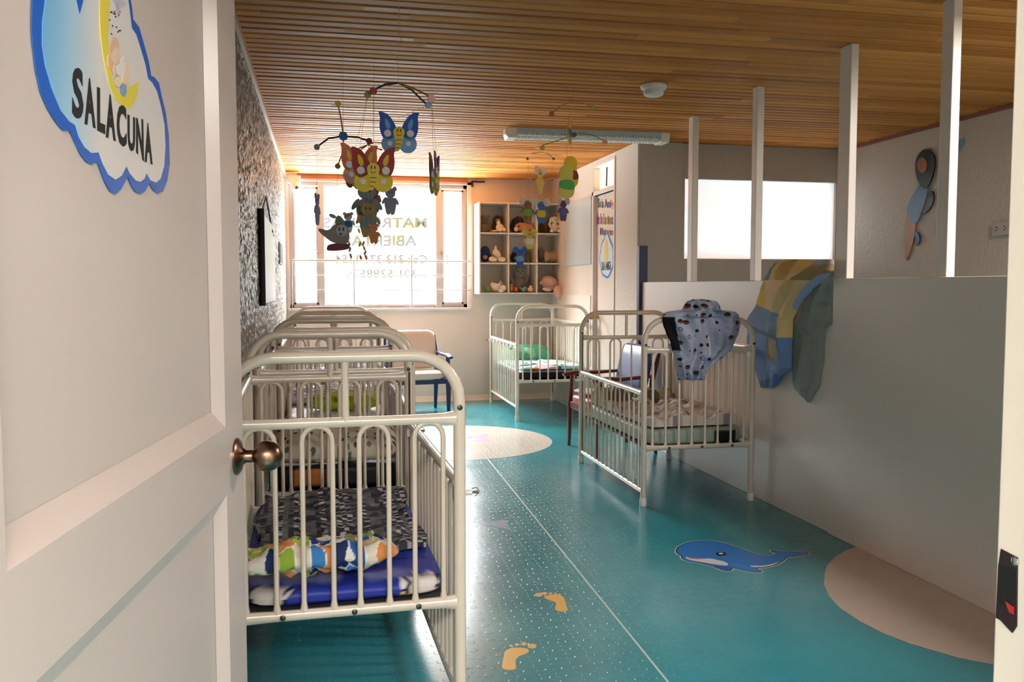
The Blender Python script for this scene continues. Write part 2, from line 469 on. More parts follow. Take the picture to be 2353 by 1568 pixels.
# low partition with posts
PT = 1.435
b = MB(); b.box((XP, 4.42, 0), (XP + .07, YB - .12, PT)); b.box((XP - .012, YD, 0), (XP + .07, 4.42, PT + .008))
struct('wall_partition', b, M_ref, bevel=0.003)
b = MB(); b.box((XP - .03, YB - .16, 0), (XP + .05, YB - .12 + .02, 1.76)); struct('trim_partition_end', b, M_navy, bevel=0.004)
for i, (u0, um, u1) in enumerate(((1580, 1590, 1600), (1725, 1736, 1750), (1922, 1948, 1965), (2152, 2178, 2194))):
    y1 = P(u0, 500, x=XP + .0)[1]; y0 = P(um, 500, x=XP)[1]
    y1 = min(y1, y0 + .11)
    b = MB(); b.box((XP + .0, y0, PT), (XP + .0 + (0.05 if i < 2 else 0.045), y1, ZC + .004))
    obj('wooden_post', b, M_post, None, 0, ['thin white wooden post at the far end of the partition, nearest the blue trim',
        'white wooden post crossing the bright frosted pane, second from the far end', 'thick white wooden post beside the hanging blankets',
        'nearest white wooden post, right of the hanging wall figure'][i], 'post', 'white posts standing on the partition', bevel=0.004)
# trims
b = MB(); b.box((XL, YD, ZC - .035), (XL + .022, YF, ZC + .01)); struct('trim_ceiling_left', b, M_pale_trim)
b = MB(); b.box((XR - .02, YD, ZC - .03), (XR, YB, ZC + .01)); struct('trim_ceiling_right', b, M_brown_trim)
b = MB(); b.box((XL + .14, YF - .05, ZC - .055), (1.74, YF, ZC)); struct('trim_window_head', b, M_brown_trim)
b = MB(); b.prism([(0, 0), (.03, 0), (.012, .035), (0, .07)], lambda a, c: V((XL, YF - a, c)), XP - XL, (1, 0, 0)); struct('baseboard_back', b, M_wall, 40)
b = MB(); b.box((XP - .006, 8.9, 0), (XP, YF, .05)); struct('baseboard_right_far', b, M_ref)
# weld line and inlays in the floor
b = MB(); b.prism([(1.296, 6.94), (1.12, YD), (1.128, YD), (1.304, 6.94)], lambda a, c: V((a, c, 0)), .0012, (0, 0, 1)); struct('trim_floor_seam', b, mat('seam_white', '#b9cfcb', 0.4))
fl_ = lambda u, v: P(u, v, z=0)
FO = (0, 0, 1)
ov = ellipse(1.18, 7.81, 0.86, 0.885, 64)
b = MB(); b.prism(ov, lambda a, c: V((a, c, 0)), .0015, FO); o = struct('floor_inlay_far', b, M_fwhite)
pts = [(XP - .013, 4.15), (2.7, 4.105), (2.586, 4.021), (2.47, 3.91), (2.377, 3.784), (2.29, 3.65), (2.228, 3.508), (2.19, 3.36), (2.183, 3.2), (2.2, 3.07), (2.236, 2.961), (2.328, 2.808), (2.411, 2.728), (2.52, 2.66), (2.65, 2.61), (XP - .013, 2.59)]
b = MB(); b.prism(pts, lambda a, c: V((a, c, 0)), .0015, FO); struct('floor_inlay_near', b, M_fsand)

# ------------------------------------------------------------------ main window
win = tag(bpy.data.objects.new('window_1', None), kind='structure'); C.objects.link(win); win.location = (0.69, YF + .06, WZ0)
WY = YF + .06
b = MB()
def frm(b, x0, x1, z0, z1, t, y0=WY - .02, y1=WY + .03):
    b.box((x0, y0, z0), (x0 + t, y1, z1)); b.box((x1 - t, y0, z0), (x1, y1, z1)); b.box((x0, y0, z0), (x1, y1, z0 + t)); b.box((x0, y0, z1 - t), (x1, y1, z1))
frm(b, WX0, WX1, WZ0, WZ1, .045)
for xm in (0.005, 1.395): b.box((xm - .035, WY - .035, WZ0), (xm + .035, WY + .04, WZ1))
obj('window_frame', b, M_alu, win, 0, world=True, bevel=0.003)
for k, (x0, x1) in enumerate(((WX0 + .045, -.03), (1.43, WX1 - .045))):
    b = MB(); frm(b, x0, x1, WZ0 + .045, WZ1 - .06, .022, WY - .03, WY + .01); s = obj('casement', b, M_alu, win, 0, world=True)
    b = MB(); xh = x1 - .012 if k == 0 else x0 + .012; zh = 1.80; sg = -1 if k == 0 else 1
    b.lathe([(.018, 0), (.018, .02), (.01, .025)], 12, Matrix.Translation((xh, WY - .03, zh)) @ Matrix.Rotation(pi / 2, 4, 'X'))
    b.tube([(xh, WY - .06, zh), (xh + sg * .05, WY - .065, zh - .02), (xh + sg * .11 * (1 if k == 0 else .5), WY - .065, zh - .07 * (1 if k == 0 else 1.9))], .006)
    obj('window_handle', b, M_chrome, win, world=True)
b = MB(); b.box((WX0 + .02, WY + .006, WZ0 + .02), (WX1 - .02, WY + .010, WZ1 - .02)); obj('pane', b, M_glass, win, 0, world=True)
b = MB(); b.box((WX0 - .02, YF - .03, WZ0 - .03), (WX1 + .03, YF + .06, WZ0)); obj('window_sill', b, M_trim, win, 0, world=True, bevel=0.004)
b = MB(); b.box((WX1, YF - .012, WZ0 - .02), (WX1 + .05, YF + .0, WZ1 + .03)); b.box((WX0, YF - .012, WZ1), (WX1 + .05, YF, WZ1 + .03)); obj('casing', b, M_trim, win, 0, world=True)
# safety bars inside
g = thing('window_guard', 'thin grey metal safety bars across the lower half of the bright window', 'guard rail', (0.69, YF - .04, WZ0))
GY = YF - .035
for zz, r in ((1.70, .010), (1.527, .006), (1.355, .006)):
    b = MB(); b.tube([(WX0 + .02, GY, zz), (WX1 + .04, GY, zz)], r, 8); obj('horizontal_bar', b, mat('grey_painted_bar', '#8f8a84', 0.4), g, world=True)
for xx in (WX0 + .025, .378, 1.06):
    b = MB(); b.tube([(xx, GY, WZ0 + .0), (xx, GY, 1.70)], .007, 8); obj('vertical_bar', b, MATS['grey_painted_bar'], g, world=True)
# lettering on the outside of the glass (reads mirrored from inside)
ban = thing('window_banner', 'pale yellow see-through banner stuck outside the glass, lettering reading backwards', 'banner', (0.7, WY + .03, 1.3))
BY = WY + .03
m = see_through('yellow_film', (1, .97, .7)); n = N(m)
co = n.coord('Object'); nf = n.noise(co, 3.2, 3)
cr = n.mix(n.ramp(nf, [(0.46, 0.0), (0.62, 1.0)]), '#ffffff', '#fff6c8')
for nd in m.node_tree.nodes:
    if nd.type == 'BSDF_TRANSPARENT': n.link(cr, nd.inputs[0])
def bq(u0, u1, v0, v1):  # mirrored: text starts at the right
    return [P(u1, v1, y=BY), P(u0, v1, y=BY), P(u0, v0, y=BY), P(u1, v0, y=BY)]
a0 = P(768, 645, y=BY); a1 = P(987, 490, y=BY)
b = MB(); b.box((a0[0], BY + .002, a0[2]), (a1[0], BY + .003, a1[2])); obj('banner_film', b, m, ban, 0, world=True)
for s, q, mm, bo in (('MATRICULAS', (742, 981, 500, 524), M_letter, .022), ('ABIERTAS', (790, 958, 541, 566), M_letter, .022),
                     ('Cel: 313 371 1154', (771, 981, 586, 606), M_letter2, .012), ('301 5388576', (795, 958, 620, 638), M_letter2, .0)):
    obj('lettering', text_mesh(s, [mm], bq(*q), .001, (0, -1, 0), bo), mm, ban, 0, world=True)

# frosted opening in the side room
w2 = tag(bpy.data.objects.new('window_2', None), kind='structure'); C.objects.link(w2); w2.location = (4.0, YB + .05, PZ0)
b = MB(); b.box((PX0, YB + .03, PZ0), (PX1, YB + .036, PZ1)); obj('pane', b, M_frost, w2, 0, world=True)
b = MB(); frm(b, PX0 - .01, PX1 + .01, PZ0 - .01, PZ1 + .01, .012, YB + .02, YB + .05); obj('window_frame', b, M_trim, w2, 0, world=True)

# ------------------------------------------------------------------ far door with coloured lettering
d2 = tag(bpy.data.objects.new('door_2', None), kind='structure'); C.objects.link(d2); d2.location = (XP + .05, 8.55, 0)
b = MB(); b.box((XP + .035, DY0, 0), (XP + .07, DY1, 2.34)); obj('door_leaf', b, M_ref, d2, 0, world=True)
b = MB(); b.box((XP - .01, DY1, 0), (XP + .09, DY1 + .05, 2.64)); b.box((XP - .01, DY0 - .03, 0), (XP + .09, DY0 + .005, 2.66)); b.box((XP - .01, DY0, 2.34), (XP + .09, DY1 + .05, 2.385)); b.box((XP - .01, DY0, 2.63), (XP + .09, DY1 + .05, 2.66))
obj('door_frame', b, M_trim, d2, 0, world=True, bevel=0.003)
b = MB(); b.box((XP + .06, DY0, 2.38), (XP + .064, DY1, 2.64)); obj('transom_pane', b, M_frost2, d2, 0, world=True)
b = MB(); b.tube([(XP + .03, 8.56, 2.41), (XP + .03, 8.55, 2.6)], .008, 8); obj('transom_stay', b, M_black, d2, world=True)
b = MB(); b.lathe([(.022, 0), (.022, .02), (.012, .03), (.012, .05), (.026, .06), (.03, .08), (.02, .1)], 16, Matrix.Translation((XP + .035, 8.82, 1.08)) @ Matrix.Rotation(-pi / 2, 4, 'Y')); obj('door_knob', b, mat('brass', '#b09055', .25, metal=1), d2, world=True)
cols = [mat('letter_' + a, c, .5) for a, c in (('blue', '#2c59a8'), ('red', '#c23a35'), ('yellow', '#d8b93a'), ('green', '#3f8c4c'), ('purple', '#3d3768'), ('orange', '#d9783a'))]
DX = XP + .034
for s, (uL, vb, uR, vt), cyc in (('Sala Amiga', (1374, 488, 1413, 452), [4, 3, 2, 4, 4, 4, 0, 1, 5, 1]), ('de la Lactancia', (1371, 520, 1414, 486), [1, 0, 0, 1, 1, 3, 3, 0, 2, 1, 3, 5, 0, 1, 2]), ('Materna', (1379, 545, 1410, 519), [4, 1, 0, 3, 1, 0, 1])):
    q = [P(uL, vb - 4, x=DX), P(uR, vb - 4, x=DX), P(uR, vt + 6, x=DX), P(uL, vt + 4, x=DX)]
    obj('coloured_lettering', text_mesh(s, cols, q, .003, (-1, 0, 0), .02, cyc), cols, d2, 0, world=True)
c0 = P(1394, 592, x=DX)
def dd(a, c): return V((DX, c0[1] - a, c0[2] + c))
cl = []
for k in range(72):
    t = 2 * pi * k / 72; r = 1 + .07 * abs(sin(3.5 * t)) 
    cl.append((.215 * r * cos(t), .20 * r * sin(t) + (.045 if abs(t - pi / 2) < .45 else 0) * cos((t - pi / 2) / .45 * pi / 2)))
stk = obj('cloud_sticker', MB().prism(cl, dd, .002, (-1, 0, 0)), mat('sticker_blue', '#1f6fc4', .35), d2, 0, world=True)
b = MB(); b.prism(offset(cl, -.022), dd, .0012, (-1, 0, 0), off=.002); o = obj('sticker_inner', b, mat('sticker_sky', '#c9dff0', .35), d2, 0, world=True)
b = MB(); b.prism(ellipse(0, .06, .06, .13), dd, .0012, (-1, 0, 0), off=.0035); obj('sticker_moon', b, mat('sticker_yellow', '#e3c545', .35), d2, 0, world=True)
q = [dd(-.15, -.13), dd(.15, -.13), dd(.15, -.04), dd(-.15, -.04)]
obj('sticker_lettering', text_mesh('SALA AMIGA', [M_black], q, .0052, (-1, 0, 0), .01), M_black, d2, 0, world=True)

# bluish acrylic board on the far right side wall
b = MB(); p0 = P(1301, 470, x=XP); b.box((XP - .02, 8.93, 1.635), (XP - .002, 9.97, 2.345))
obj('acrylic_board', b, mat('pale_blue_acrylic', '#c3cdd0', .18), None, 0, 'pale blue glossy acrylic board on the wall right of the toy shelf', 'board', bevel=.002)
b = MB(); b.box((XP - .012, 8.96, .55), (XP - .002, 10.3, 1.30))
obj('wall_panel_poster', b, mat('poster_white', '#d8d4ce', .5), None, 0, 'plain white poster panel low on the wall behind the far crib', 'poster')

# ------------------------------------------------------------------ near door (open, panelled, with sticker and knob)
DE = V((-.164, 1.89, 0)); DD = V((.1305, .9914, 0)); DN = V((.9914, -.1305, 0))
def dpl(u, v):  # pixel -> (s, z) on the door face
    r = ray(u, v); t = ((DE - _C).dot(DN)) / r.dot(DN); q = _C + r * t
    return ((q - DE).dot(DD), q.z)
def d3(s_, z_, o_=0.0): return DE + DD * s_ + V((0, 0, z_)) + DN * o_
d1 = tag(bpy.data.objects.new('door_1', None), kind='structure'); C.objects.link(d1); d1.location = d3(-1.09, 0)
b = MB()
def dbox(b, s0, s1, z0, z1, o0, o1, mi=0):
    vs = [d3(s, z, o) for o in (o0, o1) for z in (z0, z1) for s in (s0, s1)]
    b.add(vs, [(0, 2, 3, 1), (4, 5, 7, 6), (0, 1, 5, 4), (1, 3, 7, 5), (3, 2, 6, 7), (2, 0, 4, 6)], mi)
S0, S1 = -1.09, -.0
st = -.145; hs_ = -1.0
dbox(b, S0, S1, 0.01, 2.10, -.04, -.018)
dbox(b, S0, hs_, .01, 2.10, -.02, 0); dbox(b, st, S1, .01, 2.10, -.02, 0)
dbox(b, hs_, st, 1.99, 2.10, -.02, 0); dbox(b, hs_, st, 1.0, 1.13, -.02, 0); dbox(b, hs_, st, .01, .2, -.02, 0)
for z0, z1 in ((1.13, 1.99), (.2, 1.0)):
    w_ = .035; A = [(hs_, z0), (st, z0), (st, z1), (hs_, z1)]; B = [(hs_ + w_, z0 + w_), (st - w_, z0 + w_), (st - w_, z1 - w_), (hs_ + w_, z1 - w_)]
    vs = [d3(a, c, 0) for a, c in A] + [d3(a, c, -.0175) for a, c in B]
    b.add(vs, [(i, (i + 1) % 4, 4 + (i + 1) % 4, 4 + i) for i in range(4)])
leaf = obj('door_leaf', b, M_door, d1, 0, world=True)
ks, kz = -.062, 1.058
KM = Matrix.Translation(d3(ks, kz)) @ DN.to_track_quat('Z', 'Y').to_matrix().to_4x4()
b = MB(); b.lathe([(.037, -.001), (.037, .004), (.031, .009), (.018, .013), (.0125, .02), (.0125, .034), (.016, .038), (.026, .044), (.0305, .054), (.031, .064), (.028, .076), (.02, .086), (.008, .091), (.001, .092)], 36, KM)
obj('door_knob', b, M_bronze, d1, 40, world=True)
b = MB(); b.tube([d3(S1 - .045, kz - .035, .0008), d3(S1 - .045, kz + .03, .0008)], .0012, 6); obj('latch_scratch', b, mat('pale_scratch', '#f3eee6', .5), d1, world=True)
# sticker
K = 600 / 1882
def crp(pts): return [dpl(a * K, c * K) for a, c in pts]
outer = [(345, 0), (341, 200), (350, 330), (370, 500), (405, 670), (455, 790), (510, 880), (560, 943), (607, 945), (640, 1020), (680, 1110), (725, 1172), (760, 1187), (797, 1165), (820, 1230), (850, 1315), (885, 1380), (922, 1402), (960, 1365), (1008, 1272), (1030, 1335), (1060, 1385), (1098, 1400), (1130, 1375), (1157, 1320), (1180, 1365), (1215, 1397), (1250, 1380), (1280, 1300), (1297, 1180), (1290, 980), (1270, 820), (1240, 690), (1222, 600), (1190, 558), (1168, 548), (1150, 440), (1110, 290), (1085, 200), (1043, 140), (1035, 60), (1022, -20), (990, -110), (920, -170), (830, -150), (760, -200), (640, -215), (540, -170), (480, -190), (400, -130), (355, -50)]
inner = [(432, 0), (412, 150), (410, 330), (432, 480), (480, 650), (540, 800), (600, 880), (640, 905), (665, 990), (705, 1065), (750, 1105), (803, 1100), (830, 1180), (870, 1262), (918, 1297), (960, 1268), (995, 1198), (1020, 1255), (1058, 1302), (1090, 1312), (1118, 1290), (1133, 1248), (1160, 1300), (1198, 1318), (1230, 1290), (1255, 1200), (1264, 1060), (1257, 900), (1235, 780), (1205, 660), (1170, 595), (1143, 570), (1125, 470), (1085, 330), (1060, 250), (1030, 205), (1015, 70), (1003, -20), (950, -110), (900, -120), (830, -95), (740, -140), (640, -150), (560, -110), (490, -120), (445, -60)]
dq = lambda a, c: d3(a, c)
cs = obj('cloud_sticker', MB().prism(crp(outer), dq, .001, DN, off=-.0165), mat('sticker_cobalt', '#1a5fc0', .25), d1, 0, world=True)
# the sticker lies in the recessed panel: light blue printed sky on its left, white on its right
m = mat('sticker_print', '#ffffff', .25); n = N(m); sp = n.new('ShaderNodeSeparateXYZ'); n.link(n.coord(), sp.inputs[0])
gx = n.math('ADD', sp.outputs[1], n.math('MULTIPLY', n.noise(n.coord(), 6, 2), .08))
s_a, s_b = dpl(140, 250)[0], dpl(250, 250)[0]
ya = d3(s_a, 0)[1] - d1.location[1]; yb = d3(s_b, 0)[1] - d1.location[1]
n.link(n.ramp(n.math('DIVIDE', n.math('SUBTRACT', gx, ya + .02), yb - ya + .04), [(0.0, '#5aa3d6'), (0.45, '#9cc4de'), (1.0, '#dcd5d2')]), n.b.inputs['Base Color'])
obj('sticker_sky', MB().prism(crp(inner), dq, .0006, DN, off=-.0155), m, d1, 0, world=True)
obj('sticker_spike', MB().prism(crp([(640, -60), (645, 10), (665, 100), (688, 10), (690, -60)]), dq, .0006, DN, off=-.0148), MATS['sticker_cobalt'], d1, 0, world=True)
moon = [(805, -60), (803, 100), (810, 250), (832, 430), (868, 600), (915, 720), (960, 770), (1005, 785), (1040, 755), (1065, 690), (1075, 578), (1045, 612), (1005, 628), (975, 660), (968, 700), (930, 660), (895, 580), (872, 430), (862, 280), (866, 100), (875, -60)]
obj('sticker_moon', MB().prism(crp(moon), dq, .0006, DN, off=-.0148), mat('sticker_moon_yellow', '#e6cf4e', .25), d1, 0, world=True)
b = MB()
for (cx, cy, rx, ry, mi) in ((880, 440, 24, 60, 0), (905, 330, 30, 62, 0), (915, 405, 32, 62, 1), (958, 500, 20, 95, 2), (985, 530, 18, 85, 1), (905, 505, 14, 40, 1), (935, 505, 20, 45, 2), (928, 590, 26, 38, 3), (975, 580, 20, 45, 1), (966, 650, 20, 48, 4)):
    b.prism(crp(ellipse(cx, cy, rx, ry, 18)), dq, .0006, DN, mi=mi, off=-.0142 + .0002 * len(b.f) / 60)
obj('sticker_teddy', b, [mat('tan_print', '#dcb495', .3), mat('pale_tan_print', '#e6c6ad', .3), mat('white_print', '#dedad8', .3), mat('cream_print', '#e8cfae', .3), mat('blue_print', '#7f9fc6', .3)], d1, 0, world=True)
b = MB(); random.seed(4)
for k in range(16):
    cx, cy = random.uniform(868, 955), random.uniform(70, 260); b.prism(crp(ellipse(cx, cy, 4, 6, 8)), dq, .0006, DN, off=-.0148)
b.prism(crp([(880, -40), (905, 60), (925, 125), (940, 60), (985, 40), (960, -40)]), dq, .0006, DN, mi=1, off=-.0148)
b.prism(crp([(905, 20), (915, 80), (927, 120), (945, 70), (930, 20)]), dq, .0006, DN, mi=2, off=-.0142)
obj('sticker_stars', b, [M_black, mat('grey_print', '#b8bcc4', .3), mat('mauve_print', '#c3a5bd', .3)], d1, 0, world=True)
for s, q in (('S', ((612, 850), (692, 862), (688, 500), (616, 480))), ('A', ((700, 895), (776, 928), (752, 572), (716, 560))), ('L', ((788, 942), (842, 970), (842, 650), (786, 628))), ('A', ((848, 990), (916, 1020), (897, 700), (858, 668))), ('C', ((925, 1050), (992, 1062), (988, 765), (922, 745))), ('U', ((1000, 1080), (1050, 1102), (1050, 850), (998, 826))), ('N', ((1058, 1100), (1112, 1165), (1106, 862), (1058, 850))), ('A', ((1118, 1168), (1172, 1188), (1150, 895), (1128, 882)))):
    qq = [d3(*dpl(a * K, c * K), -.0148) for a, c in q]
    obj('sticker_letter', text_mesh(s, [M_black], qq, .0006, DN, .035), M_black, d1, 0, world=True)
# right jamb with strike plate
b = MB(); b.box((JX, YD - .13, 0), (JX + .05, YD + .01, 2.14)); b.box((JX - .014, YD - .13, 0), (JX, YD - .075, 2.14)); b.box((HX - .0, YD - .13, 2.10), (JX + .05, YD + .01, 2.14)); b.box((HX - .04, YD - .13, 0), (HX, YD - .0, 2.14))
struct('trim_door_frame', b, mat('jamb_cream_paint', '#e6dacb', .35), bevel=.003)
sp_ = thing('strike_plate', 'worn black strike plate with red inside on the right door jamb', 'strike plate', (JX, YD - .03, 1.05))
def jj(u, v): return P(u, v, x=JX)
pl = [(2302, 1262), (2340, 1282), (2338, 1440), (2328, 1455), (2300, 1425), (2290, 1420), (2292, 1380), (2296, 1300)]
obj('plate', MB().prism(pl, lambda a, c: jj(a, c), .0015, (-1, 0, 0)), mat('worn_steel', '#4c4145', .35, metal=.8, bump=(60, .5, .002)), sp_, 0, world=True)
obj('latch_hole', MB().prism([(2300, 1300), (2336, 1310), (2334, 1395), (2298, 1390)], lambda a, c: jj(a, c), .0006, (-1, 0, 0), off=.0015), M_black, sp_, 0, world=True)
obj('latch_lining', MB().prism([(2314, 1382), (2334, 1396), (2334, 1412), (2324, 1408)], lambda a, c: jj(a, c), .0006, (-1, 0, 0), off=.0023), mat('red_paint', '#b3201c', .5), sp_, 0, world=True)
b = MB(); c0_ = jj(2334, 1290); b.lathe([(.0055, 0), (.0055, .002), (.003, .0035)], 14, Matrix.Translation(c0_) @ Matrix.Rotation(-pi / 2, 4, 'Y')); obj('screw', b, M_chrome, sp_, world=True)

# ================================================================== CRIBS
def arc(cx, cz, r, a0, a1, y, n=7): return [V((cx + r * cos(a0 + (a1 - a0) * i / n), y, cz + r * sin(a0 + (a1 - a0) * i / n))) for i in range(n + 1)]


def hoop_x(x0, x1, y, zb, zt, r=.0078):
    h = (x1 - x0) / 2; b = MB()
    pts = [(x0, y, zb), (x0, y, zb + .03)] + [(x0, y, zt - h)] + arc((x0 + x1) / 2, zt - h, h, pi, 0, y, 8)[1:] + [(x1, y, zb + .03), (x1, y, zb)]
    rs = [r * 1.7, r] + [r] * (len(pts) - 4) + [r, r * 1.7]
    b.tube(pts, rs, 8); return b


def hoop_y(y0, y1, x, zb, zt, r=.0075):
    b = hoop_x(y0, y1, x, zb, zt, r); b.v = [(p[1], p[0], p[2]) for p in b.v]; b.f = [f[::-1] for f in b.f]; return b


def crib(label, loc, rz, hw=.355, L=1.28, H=1.19, rail=.42, near_white=False, sides=((-1, 1.0, .36), (1, .79, .11))):
    m = M_steelw if near_white else M_steel
    c = thing('metal_crib', label, 'crib', (loc[0], loc[1], 0), rz, 'white metal cribs in the nursery')
    for sgn, nm in ((-1, 'footboard'), (1, 'headboard')):
        y = sgn * L / 2; R_ = .14; b = MB()
        pts = [V((-hw, y, .02)), V((-hw, y, .5)), V((-hw, y, H - R_))] + arc(-hw + R_, H - R_, R_, pi, pi / 2, y)[1:] + arc(hw - R_, H - R_, R_, pi / 2, 0, y) + [V((hw, y, .5)), V((hw, y, .02))]
        b.tube(pts, .0185, 14)
        e = obj(nm, b, m, c)
        fl4 = [.024, .018, .0155, .0155, .0155, .018, .024]
        xs = [-hw + .012, -hw + .05, -hw + .12, 0, hw - .12, hw - .05, hw - .012]
        b = MB(); b.tube([(x, y, .995) for x in xs], fl4, 10, flat=.75); obj('crossbar', b, m, e)
        b = MB(); b.tube([(x, y, rail) for x in xs], [q * 1.05 for q in fl4], 10, flat=.8); obj('lower_rail', b, m, e)
        b = MB(); b.tube([(0, y, .995), (0, y, H)], .0115, 10); obj('strut', b, m, e)
        for k in range(4):
            cx = (k - 1.5) * .2365 * hw / .355 * .725
            obj('hoop', hoop_x(cx - .044, cx + .044, y, rail + .008, .985), m, e)
        for (x, z) in ((-hw * .55, rail), (.02, rail), (hw * .62, rail), (-hw + .002, 1.03), (hw - .002, 1.03)):
            b = MB(); b.lathe([(.0085, 0), (.0085, .004), (.004, .006)], 12, Matrix.Translation((x, y - .0155 - (.003 if z > 1 else 0), z)) @ Matrix.Rotation(pi / 2, 4, 'X'))
            obj('screw', b, M_screw, e)
        for sx in (-1, 1):
            b = MB(); b.lathe([(.0225, 0), (.0235, .01), (.0225, .045), (.02, .05)], 14, Matrix.Translation((sx * hw, y, 0))); obj('foot_cap', b, M_cap, e)
    for sx, zt, zb in sides:
        x = sx * (hw + (.0 if zt > .9 else .0)); b = MB(); y0 = -L / 2 + .03; y1 = L / 2 - .03
        b.tube([(x, y0, zt), (x, y1, zt)], .0175, 12); sr = obj('side_rail', b, M_steelw, c)
        b = MB(); b.tube([(x, y0, zb), (x, y1, zb)], .014, 10); obj('bottom_bar', b, M_steelw, sr)
        nh = 7; p = (y1 - y0 - .04) / nh
        for k in range(nh):
            yc = y0 + .02 + p * (k + .5); obj('hoop', hoop_y(yc - p * .26, yc + p * .26, x, zb, zt - .012), m, sr)
        for yy in (y0 + .004, y1 - .004):
            b = MB(); b.tube([(x, yy, .10), (x, yy, 1.02)], .0045, 8); obj('guide_rod', b, M_rod, c)
            b = MB(); b.box((x - .014, yy - .014, zt - .06), (x + .014, yy + .014, zt - .015)); (zt < .9 and b.tube([(x, yy, zt - .037), (x + sx * .045, yy, zt - .037)], .009, 10)); obj('rail_bracket', b, M_steelw, sr)
            if zt < .9:
                b = MB(); b.tube([(x + sx * .04, yy, zt - .037), (x + sx * .065, yy, zt - .037)], .0045, 8)
                b.tube([(x + sx * .045, yy, zt - .025), (x + sx * .06, yy, zt - .022), (x + sx * .07, yy, zt - .037), (x + sx * .055, yy, zt - .05)], .0018, 6); obj('latch_pin', b, M_rod, sr)
    b = MB(); b.box((-hw + .03, -L / 2 + .03, rail - .012), (hw - .03, L / 2 - .03, rail + .006)); obj('bed_base', b, M_dgrey, c, 0)
    return c


CR = [
    dict(label='nearest white metal crib with patchwork pillow and dark plaid blanket, beside the open door', loc=(.048, 3.29), rz=radians(1.5), hw=.345),
    dict(label='second white metal crib on the left, holding a pale dotted pillow', loc=(.062, 4.85), rz=0),
    dict(label='third white metal crib on the left, holding a lime green pillow', loc=(.085, 6.42), rz=0),
    dict(label='farthest white metal crib of the left row, under the bright window', loc=(.105, 7.95), rz=0),
    dict(label='white metal crib with a printed hoodie hung over its end, against the partition', loc=(2.365, 5.94), rz=radians(-.5), hw=.37, L=1.42, rail=.37, sides=((-1, .72, .09), (1, 1.0, .40))),
    dict(label='white metal crib with green pillow below the toy shelf in the far corner', loc=(2.36, 9.62), rz=radians(-.5), hw=.378, L=1.5, rail=.41, near_white=True, sides=((-1, .79, .14), (1, 1.0, .40))),
]
for k in CR: crib(**k)

# ------------------------------------------------------------------ soft goods
def fb(p, s=1.0, seed=0.0): return noise.fractal(V((p[0] * s + seed, p[1] * s - seed, seed * .37)), 0.8, 2.0, 3)


def sheet(cx, cy, sx, sy, z, rot=0, amp=.012, fs=7, th=.008, col=None, nx=60, ny=70, seed=0, edge=None, lift=None):
    """a cloth lying on something: wrinkled closed sheet"""
    b = MB(); top = []; cc = []
    for j in range(ny + 1):
        for i in range(nx + 1):
            s = i / nx; t = j / ny; x = (s - .5) * sx; y = (t - .5) * sy
            if edge: dx, dy = edge(s, t); x += dx; y += dy
            w_ = fb((x, y), fs, seed) + .5 * sin((y * 1.0 + .3 * fb((x, y), 3, seed + 5)) * fs * 6)
            zz = z + amp * (w_ + 1.2) * .5 + (lift(s, t) if lift else 0)
            X = cx + x * cos(rot) - y * sin(rot); Y = cy + x * sin(rot) + y * cos(rot)
            top.append(V((X, Y, zz))); cc.append(col(s, t, x, y) if col else (1, 1, 1))
    n = len(top); W = nx + 1
    bot = [V((p.x, p.y, z - .002)) for p in top]
    fs_ = []
    for j in range(ny):
        for i in range(nx):
            a = j * W + i; fs_.append((a, a + 1, a + W + 1, a + W)); fs_.append((n + a, n + a + W, n + a + W + 1, n + a + 1))
    for i in range(nx): fs_.append((i, n + i, n + i + 1, i + 1)); a = ny * W + i; fs_.append((a, a + 1, n + a + 1, n + a))
    for j in range(ny): a = j * W; fs_.append((a, a + W, n + a + W, n + a)); a = j * W + nx; fs_.append((a, n + a, n + a + W, a + W))
    b.add(top + bot, fs_, 0, cc + cc); return b


def pillow(cx, cy, z, sx, sy, h, rz=0, col=None, n=44, seed=0, tilt=0, amp=.006):
    b = MB(); R_ = Matrix.Rotation(rz, 3, 'Z') @ Matrix.Rotation(tilt, 3, 'X')
    for side in (1, -1):
        vs = []; cc = []
        for j in range(n + 1):
            for i in range(n + 1):
                u = -1 + 2 * i / n; v = -1 + 2 * j / n
                prof = max(0, (1 - u ** 4) * (1 - v ** 4)) ** .5
                x = u * sx / 2 * (1 - .08 * v * v * (abs(u) ** 3)) ; y = v * sy / 2 * (1 - .10 * u * u * (abs(v) ** 3))
                zz = side * h / 2 * prof * (1 if side > 0 else .7) + amp * fb((x * 3, y * 3), 4, seed + side) * prof * 1.5
                p = R_ @ V((x, y, zz)); vs.append(V((cx, cy, z)) + p); cc.append(col(u, v, x, y) if col else (1, 1, 1))
        W = n + 1; fs_ = [(j * W + i, j * W + i + 1, (j + 1) * W + i + 1, (j + 1) * W + i) for j in range(n) for i in range(n)]
        if side < 0: fs_ = [f[::-1] for f in fs_]
        b.add(vs, fs_, 0, cc)
    return b


